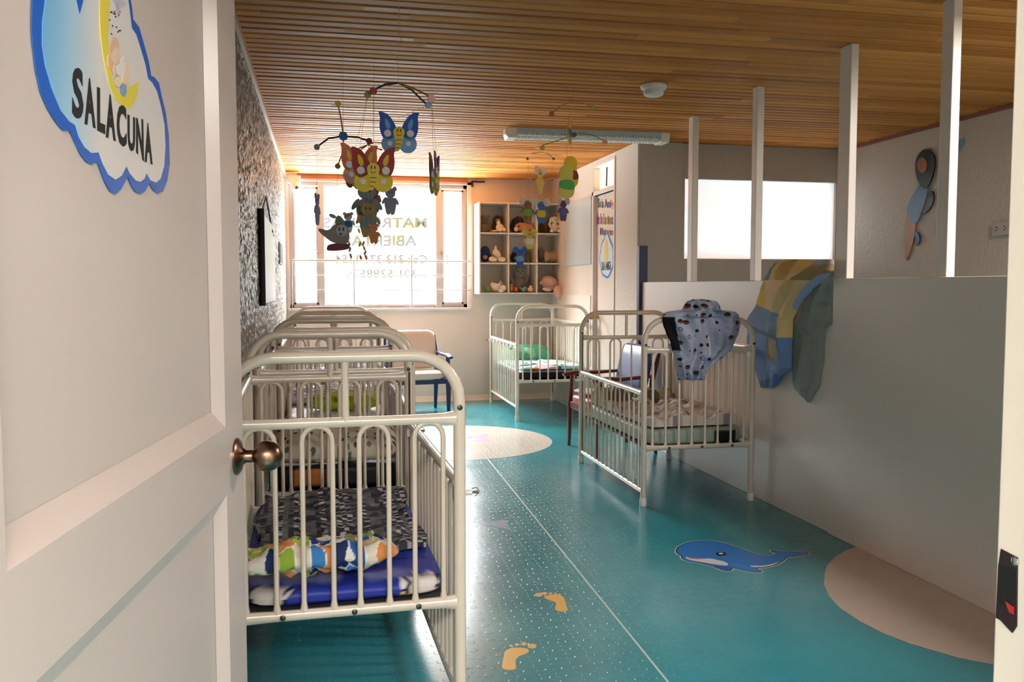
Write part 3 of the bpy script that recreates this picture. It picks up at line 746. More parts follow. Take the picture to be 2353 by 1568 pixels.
def mattress(cx, cy, sx, sy, z0, z1, rz=0, col=None, n=50, seed=0, r=.03):
    b = MB(); vs = []; cc = []; ring = []
    # superellipse cross rings from bottom to top, then lid
    lv = [(z0, -.012)] + [(z0 + .012 + (z1 - z0 - .032) * q_ / 5, 0) for q_ in range(6)] + [ (z1 - .006, -.006), (z1, -.022)]
    per = []
    m_ = 4 * n
    for k in range(m_):
        t = 2 * pi * k / m_; c_, s_ = cos(t), sin(t); q = (abs(c_) ** 10 + abs(s_) ** 10) ** (-.1); per.append((c_ * q, s_ * q))
    for z, ins in lv:
        for (a, c_) in per:
            x = a * (sx / 2 + ins); y = c_ * (sy / 2 + ins); w_ = .004 * fb((x * 3 + z * 20, y * 3), 3, seed)
            vs.append(V((x * cos(rz) - y * sin(rz) + cx, x * sin(rz) + y * cos(rz) + cy, z + w_))); cc.append(col(x, y, (z - z0) / (z1 - z0)) if col else (1, 1, 1))
    fs_ = [(i * m_ + k, i * m_ + (k + 1) % m_, (i + 1) * m_ + (k + 1) % m_, (i + 1) * m_ + k) for i in range(len(lv) - 1) for k in range(m_)]
    fs_.append(tuple(range(m_ - 1, -1, -1)))
    # lid rings
    base = (len(lv) - 1) * m_; prev = base
    K_ = 14
    for j in range(1, K_):
        f = 1 - j / K_
        for (a, c_) in per:
            x = a * (sx / 2 - .022) * f; y = c_ * (sy / 2 - .022) * f
            vs.append(V((x * cos(rz) - y * sin(rz) + cx, x * sin(rz) + y * cos(rz) + cy, z1 + .006 * (1 - f) + .005 * fb((x, y), 5, seed)))); cc.append(col(x, y, 1) if col else (1, 1, 1))
        cur = len(vs) - m_
        fs_ += [(prev + k, prev + (k + 1) % m_, cur + (k + 1) % m_, cur + k) for k in range(m_)]; prev = cur
    fs_.append(tuple(prev + k for k in range(m_)))
    b.add(vs, fs_, 0, cc); return b


def hx(c): c = c.lstrip('#'); return tuple(int(c[i:i + 2], 16) / 255 for i in (0, 2, 4))
FAB = colattr('printed_cotton'); FLEECE = colattr('soft_fleece', .95, (220, .6, .004), .25); SLICK = colattr('smooth_mattress_cover', .45, (40, .1, .003))


def plaid(dark, mid, light):
    def f(s, t, x, y):
        i = fl(x / .020 + 50); j = fl(y / .014 + 50); r = hsh(i, 3); q = hsh(i * 1.7, j * 2.3)
        if r < .34: c = mid if hsh(fl(i / 2), fl(j / 3), 2) < .8 else dark
        elif r < .62: c = light if (j + i) % 3 == 0 else dark
        else: c = dark if q < .6 else mid
        return tuple(a * (.85 + .3 * hsh(i, j)) for a in hx(c))
    return f


def patch(cols, cell, dens=1.0, base=None, seed=0):
    def f(s, t, x, y):
        best = 9; id_ = 0; gx, gy = fl(x / cell), fl(y / cell); d2_ = 9
        for a in (-1, 0, 1):
            for c in (-1, 0, 1):
                px_ = (gx + a + .5 + .7 * (hsh(gx + a, gy + c, seed) - .5)) * cell; py_ = (gy + c + .5 + .7 * (hsh(gy + c, gx + a, seed + 3) - .5)) * cell
                d = sqrt((px_ - x) ** 2 + (py_ - y) ** 2) / cell
                if d < best: d2_ = best; best = d; id_ = hsh(gx + a, gy + c, seed + 9)
                elif d < d2_: d2_ = d
        if base is not None and (best > .36 * dens or id_ > dens + .0): return hx(base)
        if base is None and d2_ - best < .05: return (.93, .92, .9)
        return hx(cols[int(id_ * 9973) % len(cols)])
    return f


# crib 1
RZ1 = CR[0]['rz']
def m1(x, y, t):
    base = hx('#27369a')
    for (cx, cy, r) in ((-.24, -.57, .055), (-.19, -.60, .035), (.24, -.56, .05), (.285, -.55, .035), (.20, -.585, .035)):
        d = sqrt((x - cx) ** 2 + ((y - cy) * 1.3 - (t - 1) * .08) ** 2)
        if d < r: return hx('#cfcac6')
        if d < r + .007: return hx('#15152a')
    if sqrt((x - .20) ** 2 + (y + .60) ** 2) < .035: return hx('#c7c06a')
    return base if fb((x, y), 2.0, 3) < .9 else hx('#5157a0')
obj('crib_mattress', mattress(.048, 3.29, .63, 1.19, .43, .478, RZ1, m1), SLICK, None, 60, 'royal blue cartoon-print mattress in the nearest crib', 'mattress')
def ed1(s, t): return (.02 * sin(t * 9), (.05 * sin(s * 7 + 1) if t < .3 else 0) * (1 - t))
obj('plaid_blanket', sheet(.045, 3.42, .58, .92, .492, RZ1, .030, 5, col=plaid('#34343f', '#67676b', '#b9b6ba'), nx=110, ny=150, seed=2, edge=ed1), FAB, None, 60,
    'dark grey woven plaid blanket spread over the nearest mattress', 'blanket')
obj('patchwork_pillow', pillow(-.02, 2.795, .549, .50, .235, .10, RZ1 + .10, patch(['#8fae3c', '#d9d2c2', '#2f62a8', '#d38a52', '#e4e0d6', '#c9b38a', '#3b7fbd', '#a9bd4c', '#22315f'], .042, seed=4), seed=1, tilt=-.15, n=110, amp=.018), FAB, None, 60,
    'crumpled patchwork pillow of green, orange and blue squares in the nearest crib', 'pillow')
# crib 2
def m2(x, y, t):
    if t < .95 and -.2 < x < -.03 and y < -.5 and .2 < t < .9: return hx('#a8642a') if x < -.08 else hx('#4c1a12')
    return hx('#0f1018') if t < .97 else hx('#2a2f4a')
obj('crib_mattress', mattress(.062, 4.85, .655, 1.19, .43, .54, 0, m2), SLICK, None, 60, 'black mattress with a brown patch in the second crib on the left', 'mattress')
obj('dotted_pillow', pillow(.06, 4.42, .635, .60, .34, .16, 0, patch(['#4c5f58', '#2e3a38', '#63756c', '#3a3f3d'], .042, .75, '#c9bfae', 6), seed=3, tilt=.35, n=90), FAB, None, 60,
    'pale pillow printed with dark pebble spots in the second crib', 'pillow')
obj('plaid_blanket', sheet(.07, 4.98, .62, .86, .56, 0, .05, 5, col=plaid('#4c5270', '#7b7f94', '#c9c9d2'), nx=80, ny=100, seed=7), FAB, None, 60,
    'blue-grey woven plaid blanket behind the dotted pillow', 'blanket')
# crib 3
obj('crib_mattress', mattress(.085, 6.42, .655, 1.19, .43, .54, 0, lambda x, y, t: hx('#14151c') if t < .9 else hx('#e6e6f2')), SLICK, None, 60, 'black-sided mattress in the third crib on the left', 'mattress')
obj('green_pillow', pillow(.14, 6.20, .60, .50, .26, .11, -.08, lambda u, v, x, y: hx('#a9c526') if sin(x * 90) + fb((x, y), 20, 1) * 2 < .9 else hx('#6f8a1c'), seed=5, tilt=.15), FAB, None, 60,
    'lime green pillow in the third crib on the left', 'pillow')
obj('white_sheet', sheet(.08, 6.74, .60, .56, .56, 0, .07, 4, col=lambda s, t, x, y: hx('#dcdcee') if fb((x, y), 9, 3) < .25 else hx('#a3a7c6'), seed=9), FAB, None, 60,
    'crumpled white and lilac sheet behind the lime green pillow', 'sheet')
# crib 4
obj('crib_mattress', mattress(.105, 7.95, .655, 1.19, .43, .54, 0, lambda x, y, t: hx('#1c2a5c') if t < .9 else hx('#dfe3f5')), SLICK, None, 60, 'navy-sided mattress in the farthest crib of the left row', 'mattress')
obj('green_pillow', pillow(.10, 7.60, .62, .46, .24, .11, 0, lambda u, v, x, y: hx('#7f9a3a') if fb((x, y), 9, 4) > .2 else hx('#dcd8cf'), seed=6, tilt=.2), FAB, None, 60,
    'white and green pillow in the farthest crib of the left row', 'pillow')
obj('blue_blanket', sheet(.10, 8.2, .60, .64, .56, 0, .10, 4, col=lambda s, t, x, y: hx('#e6e8f5') if fb((x, y), 6, 8) < .15 else hx('#3c58b0'), seed=11), FAB, None, 60,
    'blue and white blanket heaped in the farthest left crib', 'blanket')
# far corner crib
obj('crib_mattress', mattress(2.36, 9.62, .70, 1.42, .42, .515, CR[5]['rz'], lambda x, y, t: hx('#0b0b10') if t < .9 else hx('#b9d6d6')), SLICK, None, 60, 'black-sided mattress in the far corner crib', 'mattress')
def shc(s, t, x, y):
    if (x + .08) ** 2 / .02 + (y + .45) ** 2 / .05 < 1: return hx('#e2a3b6') if x > -.12 else hx('#e08a52')
    if fb((x, y), 5, 2) > .33: return hx('#3f6377')
    return hx('#b7dadb')
obj('picture_sheet', sheet(2.36, 9.30, .68, .84, .534, CR[5]['rz'], .03, 4, col=shc, seed=13), FAB, None, 60, 'pale blue sheet with pink and orange print in the far corner crib', 'sheet')
obj('green_pillow', pillow(2.34, 10.02, .62, .58, .34, .14, 0, lambda u, v, x, y: hx('#4c9a80') if fb((x, y), 7, 1) < .2 else hx('#7ab89a'), seed=8, tilt=.3), FAB, None, 60, 'sea green pillow at the wall end of the far corner crib', 'pillow')
# right crib
def m5(x, y, t): return hx('#151a1c') if (t < .85 and .12 < x < .28) else hx('#9fb0a4')
obj('crib_mattress', mattress(2.375, 5.94, .69, 1.34, .38, .475, CR[4]['rz'], m5), SLICK, None, 60, 'pale green mattress in the crib against the partition', 'mattress')
def m5s(s, t, x, y):
    v = fb((x, y), 12, 5)
    if v > .5: return hx('#d8cc9a')
    if v > .38: return hx('#cbaea2')
    if v < -.35: return hx('#8f8492')
    return hx('#cfc7bf')
obj('crumpled_blanket', sheet(2.36, 5.80, .60, .95, .49, .03, .07, 5, col=m5s, seed=15, nx=80, ny=100), FAB, None, 60, 'crumpled cream printed blanket on the mattress against the partition', 'blanket')
obj('folded_blanket', sheet(2.36, 6.42, .60, .26, .49, 0, .12, 6, col=lambda s, t, x, y: hx('#b9ae8e') if fb((x, y), 8, 2) < .1 else hx('#7c7262'), seed=18), FAB, None, 60, 'rumpled khaki blanket heaped at the far end of the partition crib', 'blanket')
# pale green quilt falling over the side of the lowered rail
def drape(rows, toP, nrm, th, fold, col, nc=60, nr=90, back=.004):
    rows = sorted(rows); nrm = V(nrm); vs = []; cc = []; fr = []
    v0, v1 = rows[0][0], rows[-1][0]
    for j in range(nr + 1):
        v = v0 + (v1 - v0) * j / nr
        for k in range(len(rows) - 1):
            if rows[k][0] <= v <= rows[k + 1][0] + 1e-6: break
        a, c = rows[k], rows[k + 1]; f = (v - a[0]) / max(1e-6, c[0] - a[0]); f = f * f * (3 - 2 * f) * .5 + f * .5
        uL = a[1] + (c[1] - a[1]) * f; uR = a[2] + (c[2] - a[2]) * f; t = j / nr
        for i in range(nc + 1):
            s = i / nc; e = min(1, 6 * min(s, 1 - s)) ** .5 * min(1, 10 * min(t, 1 - t) + .15) ** .5
            fr.append((V(toP(uL + (uR - uL) * s, v)), e, s, t, uL + (uR - uL) * s, v))
    for (p, e, s, t, u, v) in fr: vs.append(p + nrm * (back + (th + fold(s, t, u)) * e)); cc.append(col(s, t, u, v))
    for (p, e, s, t, u, v) in fr: vs.append(p + nrm * (0)); cc.append(col(s, t, u, v))
    n = len(fr); W = nc + 1; q = []
    for j in range(nr):
        for i in range(nc): a = j * W + i; q += [(a, a + W, a + W + 1, a + 1), (n + a, n + a + 1, n + a + W + 1, n + a + W)]
    for i in range(nc): q.append((i, i + 1, n + i + 1, n + i)); a = nr * W + i; q.append((a, n + a, n + a + 1, a + 1))
    for j in range(nr): a = j * W; q.append((a, n + a, n + a + W, a + W)); a = j * W + nc; q.append((a, a + W, n + a + W, n + a))
    b = MB(); b.add(vs, q, 0, cc); return b


# blankets over the partition
PXF = XP - .006
def hb(c): return tuple(min(1.0, q_ * 1.16 + .02) for q_ in hx(c))
def blcol(s, t, u, v):
    w_ = 8 * fb((u * .02, v * .02), 1, 3)
    if u > 1832 and 628 + ((1917 - u) / 85) ** 2 * 70 < v < 648 + (1917 - u) / 85 * 66: return hb('#8598bd')
    if v < 645:
        if u > 1838 + (645 - v) * .9 + w_: return hb('#8f9097') if v < 614 + (u - 1838) * -.1 else hb('#8a7250')
        if u < 1776 + (640 - v) * .62: return hb('#54688c')
        if abs(u - (1826 + (600 - v) * .5)) < 14: return hb('#b08b4c')
        return hb('#c6a44a') if v + (u - 1790) * .3 < 642 + w_ * .4 else hb('#cbb083')
    if v < 702 + (u - 1740) * .35 + w_:
        if u < 1762: return hb('#c8ab4a') if v > 668 else hb('#b8a24e')
        if u > 1815: return hb('#c3a877')
        return hb('#cbb083')
    cut = 760 + (u - 1730) * .35
    if v < cut and u < 1795: return hb('#67809f') if v < cut - 10 else hb('#4e6478')
    if u > 1772 and u < 1800 + (v - 700) * -.05 and v < 830: return hb('#8a7749')
    if u > 1795 and v < 775: return hb('#c2ab77')
    if abs(u - 1790) < 7 and v > 850: return hb('#3c5f96')
    return hb('#5d7ca8') if v < 876 - abs(u - 1752) * .3 else hb('#41618c')
rows = [(596, 1806, 1916), (606, 1780, 1917), (622, 1768, 1916), (645, 1755, 1893), (665, 1748, 1868), (700, 1738, 1838), (737, 1716, 1822), (760, 1719, 1822), (785, 1716, 1821), (800, 1722, 1820), (820, 1733, 1820), (845, 1735, 1820), (862, 1740, 1800), (880, 1746, 1790), (891, 1749, 1780)]
def fold_b(s, t, u): return (.012 * sin(s * 13 + t * 3) + .006 * sin(s * 25 + 2 - t * 5) + .006 * sin(t * 14 + s * 7)) * (.2 + .8 * ssm((u - 1755) / 50)) - .036 * (1 - ssm((u - 1755) / 50))
ssm = lambda a: max(0, min(1, a)) ** 2 * (3 - 2 * max(0, min(1, a)))
bt = lambda u, v: P(u, v, x=PXF - .05 * ssm((u - 1765) / 45))
obj('baby_blanket', drape(rows, bt, (-1, 0, 0), .045, fold_b, blcol, 90, 150), FLEECE, None, 70, 'yellow and blue fleece baby blanket hanging over the partition', 'blanket')
rows = [(612, 1895, 1917), (640, 1880, 1917), (690, 1850, 1915), (740, 1838, 1914), (760, 1824, 1895), (800, 1822, 1893), (828, 1822, 1893), (850, 1822, 1888), (872, 1822, 1885), (890, 1826, 1882), (905, 1838, 1872), (925, 1858, 1862)]
def gcol(s, t, u, v):
    if v < 665 and u < 1890 - (v - 612) * .9 + 6: return hx('#8a9cba')
    return hx('#939b95') if fb((u * .05, v * .05), 1, 4) < .3 else hx('#87908b')
obj('grey_towel', drape(rows, lambda u, v: P(u, v, x=PXF), (-1, 0, 0), .018, lambda s, t, u: .011 * sin(s * 12 + t * 4) + .006 * sin(t * 15 + s * 7), gcol, 70, 130), FLEECE, None, 70, 'grey-green towel hanging over the partition beside the baby blanket', 'towel')
# hoodie over the end of the right crib
HY = 5.94 - .71 - .022
rows = [(688, 1592, 1618), (693, 1578, 1646), (702, 1572, 1652), (712, 1567, 1655), (717, 1530, 1690), (724, 1522, 1697), (745, 1523, 1701), (765, 1530, 1697), (785, 1540, 1688), (800, 1543, 1682), (818, 1548, 1664), (835, 1550, 1640), (850, 1553, 1622), (868, 1556, 1620), (873, 1558, 1620)]
def hcol(s, t, u, v):
    if u < 1521 + 12 and v > 735 or (u < 1545 + (v - 730) * .2 and 728 < v < 806 and u < 1560): return hx('#0d0e16')
    if abs(u - (1622 + sin(v * .05) * 3)) < 1.2 and 770 < v < 818: return hx('#d8d6d6')
    cx, cy = fl(u / 17), fl(v / 17); r = hsh(cx, cy, 1); dx = u - (cx + .5 + .35 * (hsh(cx, cy, 5) - .5)) * 17; dy = v - (cy + .5 + .35 * (hsh(cx, cy, 6) - .5)) * 17
    if r < .16 and dx * dx / 45 + dy * dy / 30 < 1: return hx('#2b1d14') if dy < 0 else hx('#6b4427')
    if .16 < r < .34 and dx * dx + dy * dy < 16: return hx('#15151d')
    if .34 < r < .42 and 8 < dx * dx + dy * dy < 20: return hx('#2b3350')
    if .42 < r < .55 and dx * dx + dy * dy < 3: return hx('#15151d')
    return hx('#a5adc4') if fb((u * .03, v * .03), 1, 2) < .2 else hx('#949dba')
def fold_h(s, t, u): return .020 * sin(s * 14 + t * 6 + 1) + .012 * sin(s * 27 - t * 9) + (.05 * sin(pi * s) ** 2 if t < .22 else .0) * (1 - abs(t - .1) * 6 if t < .22 else 0)
obj('hooded_jacket', drape(rows, lambda u, v: P(u, v, y=HY), (0, -1, 0), .045, fold_h, hcol, 110, 130), FAB, None, 70, 'blue-grey printed hooded jacket hung over the crib end', 'jacket')

# ------------------------------------------------------------------ armchairs
def rbox(b, c, s, M=None, r=.02, n=4):
    """soft cushion box"""
    vs = []; N_ = 12
    for f in range(6):
        pass
    b2 = MB(); m_ = 28
    for i in range(15):
        ph = pi * i / 14
        for k in range(m_):
            t = 2 * pi * k / m_; x, y, z = sin(ph) * cos(t), sin(ph) * sin(t), cos(ph)
            e = 7; q = (abs(x) ** e + abs(y) ** e + abs(z) ** e) ** (-1 / e); p = V((x * q * s[0] / 2, y * q * s[1] / 2, z * q * s[2] / 2))
            if M: p = M @ p
            vs.append(p + V(c))
    return b.add(vs, [(i * m_ + k, (i + 1) * m_ + k, (i + 1) * m_ + (k + 1) % m_, i * m_ + (k + 1) % m_) for i in range(14) for k in range(m_)])


def armchair(label, loc, rz, wood, cush, seatm, W=.58, Dp=.56, sc_=1.0):
    """faces local -y"""
    c = thing('armchair', label, 'armchair', (loc[0], loc[1], 0), rz, 'wooden armchairs with cushions')
    hw = W / 2
    for sx in (-1, 1):
        b = MB(); b.tube([(sx * hw, -Dp / 2, 0), (sx * hw, -Dp / 2 + .01, .35), (sx * hw, -Dp / 2 + .03, .63)], [.018, .030, .022], 10, flat=.8); obj('leg', b, wood, c)
        b = MB(); b.tube([(sx * (hw - .02), Dp / 2 + .03, 0), (sx * (hw - .02), Dp / 2 - .02, .40), (sx * (hw - .02), Dp / 2 - .01, .62), (sx * (hw - .03), Dp / 2 + .06, .84)], [.018, .028, .025, .018], 10, flat=.8); obj('leg', b, wood, c)
        b = MB(); pts = [(sx * (hw + .015), -Dp / 2 - .05, .615), (sx * (hw + .012), -Dp / 2 + .06, .645), (sx * hw, -.02, .64), (sx * (hw - .02), Dp / 2 - .02, .66)]
        b.tube(pts, [.026, .036, .03, .024], 10); b.v = [(p[0], p[1], .638 + (p[2] - .638) * .6) for p in b.v]; obj('armrest', b, wood, c)
        b = MB(); b.box((sx * hw - .012, -Dp / 2 + .02, .345), (sx * hw + .012, Dp / 2 - .01, .40)); obj('side_apron', b, wood, c, 0, bevel=.004)
    b = MB(); b.box((-hw + .01, -Dp / 2 + .0, .335), (hw - .01, -Dp / 2 + .025, .395)); b.box((-hw + .02, Dp / 2 - .04, .335), (hw - .02, Dp / 2 - .015, .395)); obj('front_apron', b, wood, c, 0, bevel=.004)
    b = MB(); rbox(b, (0, -.02, .42), (W - .06, Dp - .02, .09)); obj('seat_cushion', b, seatm, c, 60)
    b = MB(); rbox(b, (0, Dp / 2 - .045, .685), (W - .07, .07, .44), Matrix.Rotation(radians(-12), 3, 'X')); bc = obj('back_cushion', b, cush, c, 60)
    return c


armchair('navy wooden armchair with beige cushions by the back wall', (1.01, 9.72), radians(6), M_navy, M_beige_leather, M_beige_leather, W=.62, Dp=.52)
armchair('dark red wooden armchair with blue back cushion behind the partition crib', (2.405, 7.13), radians(-84), M_red_wood, M_navy_leather, mat('red_upholstery', '#9a2f2c', .5), W=.60, Dp=.52)
obj('seat_cloth', pillow(2.245, 7.16, .50, .20, .30, .05, .3, lambda u, v, x, y: hx('#e4e2ec'), seed=3), FAB, None, 60, 'small white cloth lying on the red armchair seat', 'cloth')

# ------------------------------------------------------------------ toy shelf
SY = 10.22; sx0, sx1 = P(1101, 570, y=SY)[0], P(1300, 570, y=SY)[0]; sz0, sz1 = P(1200, 676, y=SY)[2], P(1200, 466, y=SY)[2]
sh = thing('toy_shelf', 'white nine-cube wall shelf full of soft toys beside the window', 'shelf', ((sx0 + sx1) / 2, YF, sz0))
M_sh = mat('white_laminate', '#d6cdc2', .4)
t_ = .016; cw = (sx1 - sx0 - t_) / 3; ch = (sz1 - sz0 - t_) / 3
for k in range(4):
    b = MB(); b.box((sx0 + k * cw, SY + (.002 if 0 < k < 3 else 0), sz0), (sx0 + k * cw + t_, YF - .001, sz1)); obj('side_panel' if k in (0, 3) else 'divider', b, M_sh, sh, 0, world=True)
for k in range(4):
    b = MB(); b.box((sx0 + .001, SY + .003, sz0 + k * ch), (sx1 - .001, YF - .001, sz0 + k * ch + t_)); obj('shelf_board', b, M_sh, sh, 0, world=True)
b = MB(); b.box((sx0, YF - .012, sz0), (sx1, YF - .002, sz1)); obj('back_panel', b, M_sh, sh, 0, world=True)

def plushmat(name, c): return mat('plush_' + name, c, .95, bump=(260, .7, .004), sheen=.3)
def toy(name, label, cat, u, zc, y, parts):
    """parts: (part name, material, centre (dx, dy, dz), radii, tilt) - first one is the body"""
    x = P(u, 560, y=y)[0]; t = thing(name, label, cat, (x, y, zc), 0, 'soft toys on the cube shelf')
    cells = [sx0 + k * cw for k in range(4)]; ci = min(range(3), key=lambda k: abs(cells[k] + cw / 2 - x))
    if name != 'plush_hippo':
        lo = min(p[2][0] - max(p[3][0], p[3][2] if len(p) > 4 else 0) for p in parts); hi = max(p[2][0] + max(p[3][0], p[3][2] if len(p) > 4 else 0) for p in parts)
        x = max(x, cells[ci] + t_ + .008 - lo); x = min(x, cells[ci + 1] - .008 - hi); t.location.x = x
    t.location.z = zc + .010
    for (pn, m_, ce, r, *tl) in parts:
        b = MB(); M_ = Matrix.Rotation(tl[0], 3, 'Y') if tl else None; b.ell(ce, r, 18, 12, M_)
        b.v = [tuple(V(p) + V((.004 * fb(p, 14, 1), 0, .003 * fb(p, 17, 2)))) for p in b.v]; obj(pn, b, m_, t, 60)
    return t
def rowz(r): return sz0 + (2 - r) * ch + t_
cr_, pk, br, wh, gy = plushmat('cream', '#d9c4ad'), plushmat('pink', '#d3a9a0'), plushmat('brown', '#3d2b22'), plushmat('white', '#d8cfc4'), plushmat('grey', '#8c8478')
dk, og, yg, bl, gn, tl, or2 = plushmat('black', '#1c1614'), plushmat('orange', '#b87a4a'), plushmat('olive', '#6e6420'), plushmat('blue', '#1f3f86'), plushmat('green', '#5f8f4a'), plushmat('teal', '#6f9c9c'), plushmat('bright_orange', '#c8562a')
z0, z1, z2 = rowz(0), rowz(1), rowz(2)
def bear(bm, hm, em, s=1.0, sit=True, ears='round'):
    L_ = [('body', bm, (0, 0, .075 * s), (.062 * s, .05 * s, .075 * s)), ('head', hm, (0, -.02 * s, .185 * s), (.055 * s, .05 * s, .052 * s))]
    for k in (-1, 1):
        L_.append(('leg', bm, (k * .055 * s, -.06 * s, .025 * s), (.028 * s, .055 * s, .025 * s)))
        L_.append(('arm', bm, (k * .068 * s, -.02 * s, .10 * s), (.02 * s, .025 * s, .05 * s), k * .5))
        if ears == 'round': L_.append(('ear', em, (k * .045 * s, -.01 * s, .23 * s), (.02 * s, .012 * s, .02 * s)))
        else: L_.append(('ear', em, (k * .062 * s, -.015 * s, .175 * s), (.02 * s, .02 * s, .055 * s), k * -.3))
        L_.append(('eye', dk, (k * .02 * s, -.067 * s, .195 * s), (.006 * s, .005 * s, .007 * s)))
    L_.append(('nose', dk, (0, -.072 * s, .175 * s), (.008 * s, .006 * s, .006 * s)))
    return L_
YT = 10.485; YQ = 10.29
toy('plush_bear', 'grey-cream plush bear at the left of the top left cube', 'soft toy', 1111, z0, YT, bear(gy, gy, gy, .85))
toy('plush_lion', 'dark brown shaggy plush in the top left cube', 'soft toy', 1155, z0, YT, [('body', br, (0, 0, .08), (.065, .075, .08)), ('head', br, (0, -.03, .15), (.065, .06, .06)), ('muzzle', gy, (-.01, -.085, .14), (.03, .02, .025))])
toy('plush_paws', 'cream plush toy with round paws in the top left cube', 'soft toy', 1149, z0, YQ, [('body', cr_, (0, 0, .05), (.05, .04, .05), .5), ('paw', cr_, (-.008, -.03, .024), (.03, .03, .024)), ('paw', cr_, (.045, -.02, .024), (.026, .028, .024)), ('leg', cr_, (-.06, 0, .012), (.05, .03, .012)), ('head', cr_, (-.015, 0, .10), (.025, .025, .035))])
toy('plush_dog', 'black plush dog in the top middle cube', 'soft toy', 1188, z0, YT, [('body', dk, (0, 0, .08), (.085, .08, .08)), ('head', br, (.02, -.03, .15), (.07, .06, .055)), ('ear', dk, (-.05, -.02, .12), (.025, .02, .06), .3)])
toy('plush_fish', 'orange plush fish in the top middle cube', 'soft toy', 1206, z0, YQ, [('body', og, (0, 0, .06), (.095, .045, .055), .1), ('tail', og, (.10, 0, .06), (.045, .02, .03), .5), ('snout', cr_, (-.08, -.01, .035), (.03, .035, .03)), ('eye', plushmat('navy', '#2b3760'), (-.055, -.045, .065), (.014, .006, .012))])
toy('plush_frog', 'olive and brown round plush in the top right cube', 'soft toy', 1255, z0, YT, [('body', yg, (0, 0, .09), (.085, .08, .09)), ('face', plushmat('rust', '#7e4a22'), (-.03, -.05, .09), (.045, .04, .06)), ('foot', gn, (.05, -.05, .03), (.035, .04, .03))])
toy('plush_puppy', 'sitting white plush puppy with floppy ears in the top right cube', 'soft toy', 1281, z0, YQ, bear(wh, wh, wh, .82, ears='long'))
toy('plush_mascot', 'royal blue plush in the middle left cube', 'soft toy', 1115, z1, YT, [('body', bl, (0, 0, .10), (.065, .06, .10)), ('belly', cr_, (-.01, -.05, .06), (.025, .02, .025)), ('arm', bl, (.055, -.01, .08), (.02, .025, .05), -.4)])
toy('plush_rabbit', 'pale pink plush rabbit leaning in the middle left cube', 'soft toy', 1141, z1, YQ, [('body', cr_, (.01, 0, .09), (.04, .035, .065), -.5), ('ear', cr_, (-.01, 0, .145), (.018, .02, .05)), ('head', cr_, (-.01, -.01, .11), (.04, .035, .04)), ('leg', cr_, (-.055, -.04, .03), (.05, .035, .03), .15), ('leg', cr_, (.055, -.04, .03), (.05, .035, .03), -.1)])
toy('plush_penguin', 'small black plush in the middle cube', 'soft toy', 1182, z1, YT, [('body', dk, (0, 0, .06), (.05, .05, .06)), ('head', dk, (.0, -.02, .11), (.035, .035, .035))])
toy('plush_duck', 'mustard yellow plush at the right of the middle cube', 'soft toy', 1211, z1, YT, [('body', yg, (0, 0, .055), (.04, .05, .055)), ('head', yg, (0, -.02, .12), (.03, .03, .035))])
toy('plush_owl', 'round grey plush at the left of the middle right cube', 'soft toy', 1243, z1, YT, [('body', gy, (0, 0, .10), (.045, .05, .075)), ('head', gy, (0, -.01, .16), (.03, .03, .03))])
toy('plush_sheep', 'fluffy beige plush lamb lying in the middle right cube', 'soft toy', 1268, z1, YQ + .1, [('body', plushmat('oat', '#a99982'), (.02, 0, .07), (.095, .06, .065)), ('head', pk, (-.06, -.03, .07), (.035, .035, .06)), ('ear', plushmat('oat', '#a99982'), (.07, 0, .12), (.04, .035, .04))])
toy('plush_cactus', 'small green plush leaves at the left of the bottom left cube', 'soft toy', 1120, z2, YQ, [('body', gn, (0, 0, .03), (.045, .03, .03), .5), ('leaf', gn, (-.03, 0, .06), (.012, .01, .03), -.5), ('leaf', gn, (.015, 0, .06), (.012, .01, .025), .3)])
toy('plush_bunny', 'white plush bunny lying with a lilac ear in the bottom left cube', 'soft toy', 1145, z2, YQ, [('body', wh, (-.03, 0, .055), (.06, .04, .045), .5), ('head', wh, (.05, -.03, .045), (.042, .035, .036), -.2), ('ear', plushmat('lilac', '#a59cab'), (.04, 0, .10), (.014, .012, .045), -.6), ('paw', wh, (-.07, -.01, .085), (.03, .025, .03)), ('paw', wh, (.005, -.02, .085), (.02, .02, .022)), ('paw', wh, (.02, -.06, .015), (.035, .025, .022))])
toy('plush_big_bear', 'large sitting grey plush bear in the bottom middle cube', 'soft toy', 1195, z2, YT, bear(gy, gy, gy, 1.25))
toy('plush_duckling', 'yellow plush at the left of the bottom middle cube', 'soft toy', 1175, z2, YQ, [('body', plushmat('amber', '#c98a2b'), (0, 0, .04), (.018, .03, .04)), ('head', plushmat('amber', '#c98a2b'), (0, -.01, .08), (.014, .02, .02))])
toy('plush_fox', 'small bright orange plush in the bottom middle cube', 'soft toy', 1185, z2, YQ, [('body', or2, (0, 0, .026), (.028, .03, .026)), ('ear', or2, (.01, 0, .05), (.01, .01, .014))])
toy('plush_bird', 'teal plush bird in the bottom middle cube', 'soft toy', 1203, z2, YQ, [('body', tl, (0, 0, .035), (.034, .035, .035)), ('beak', dk, (-.02, -.02, .06), (.02, .018, .012)), ('wing', tl, (-.03, 0, .045), (.02, .02, .012))])
toy('plush_lamb', 'small cream plush beside the teal bird', 'soft toy', 1219, z2, YQ, [('body', cr_, (0, 0, .028), (.036, .035, .028)), ('head', cr_, (0, -.01, .06), (.02, .02, .018))])
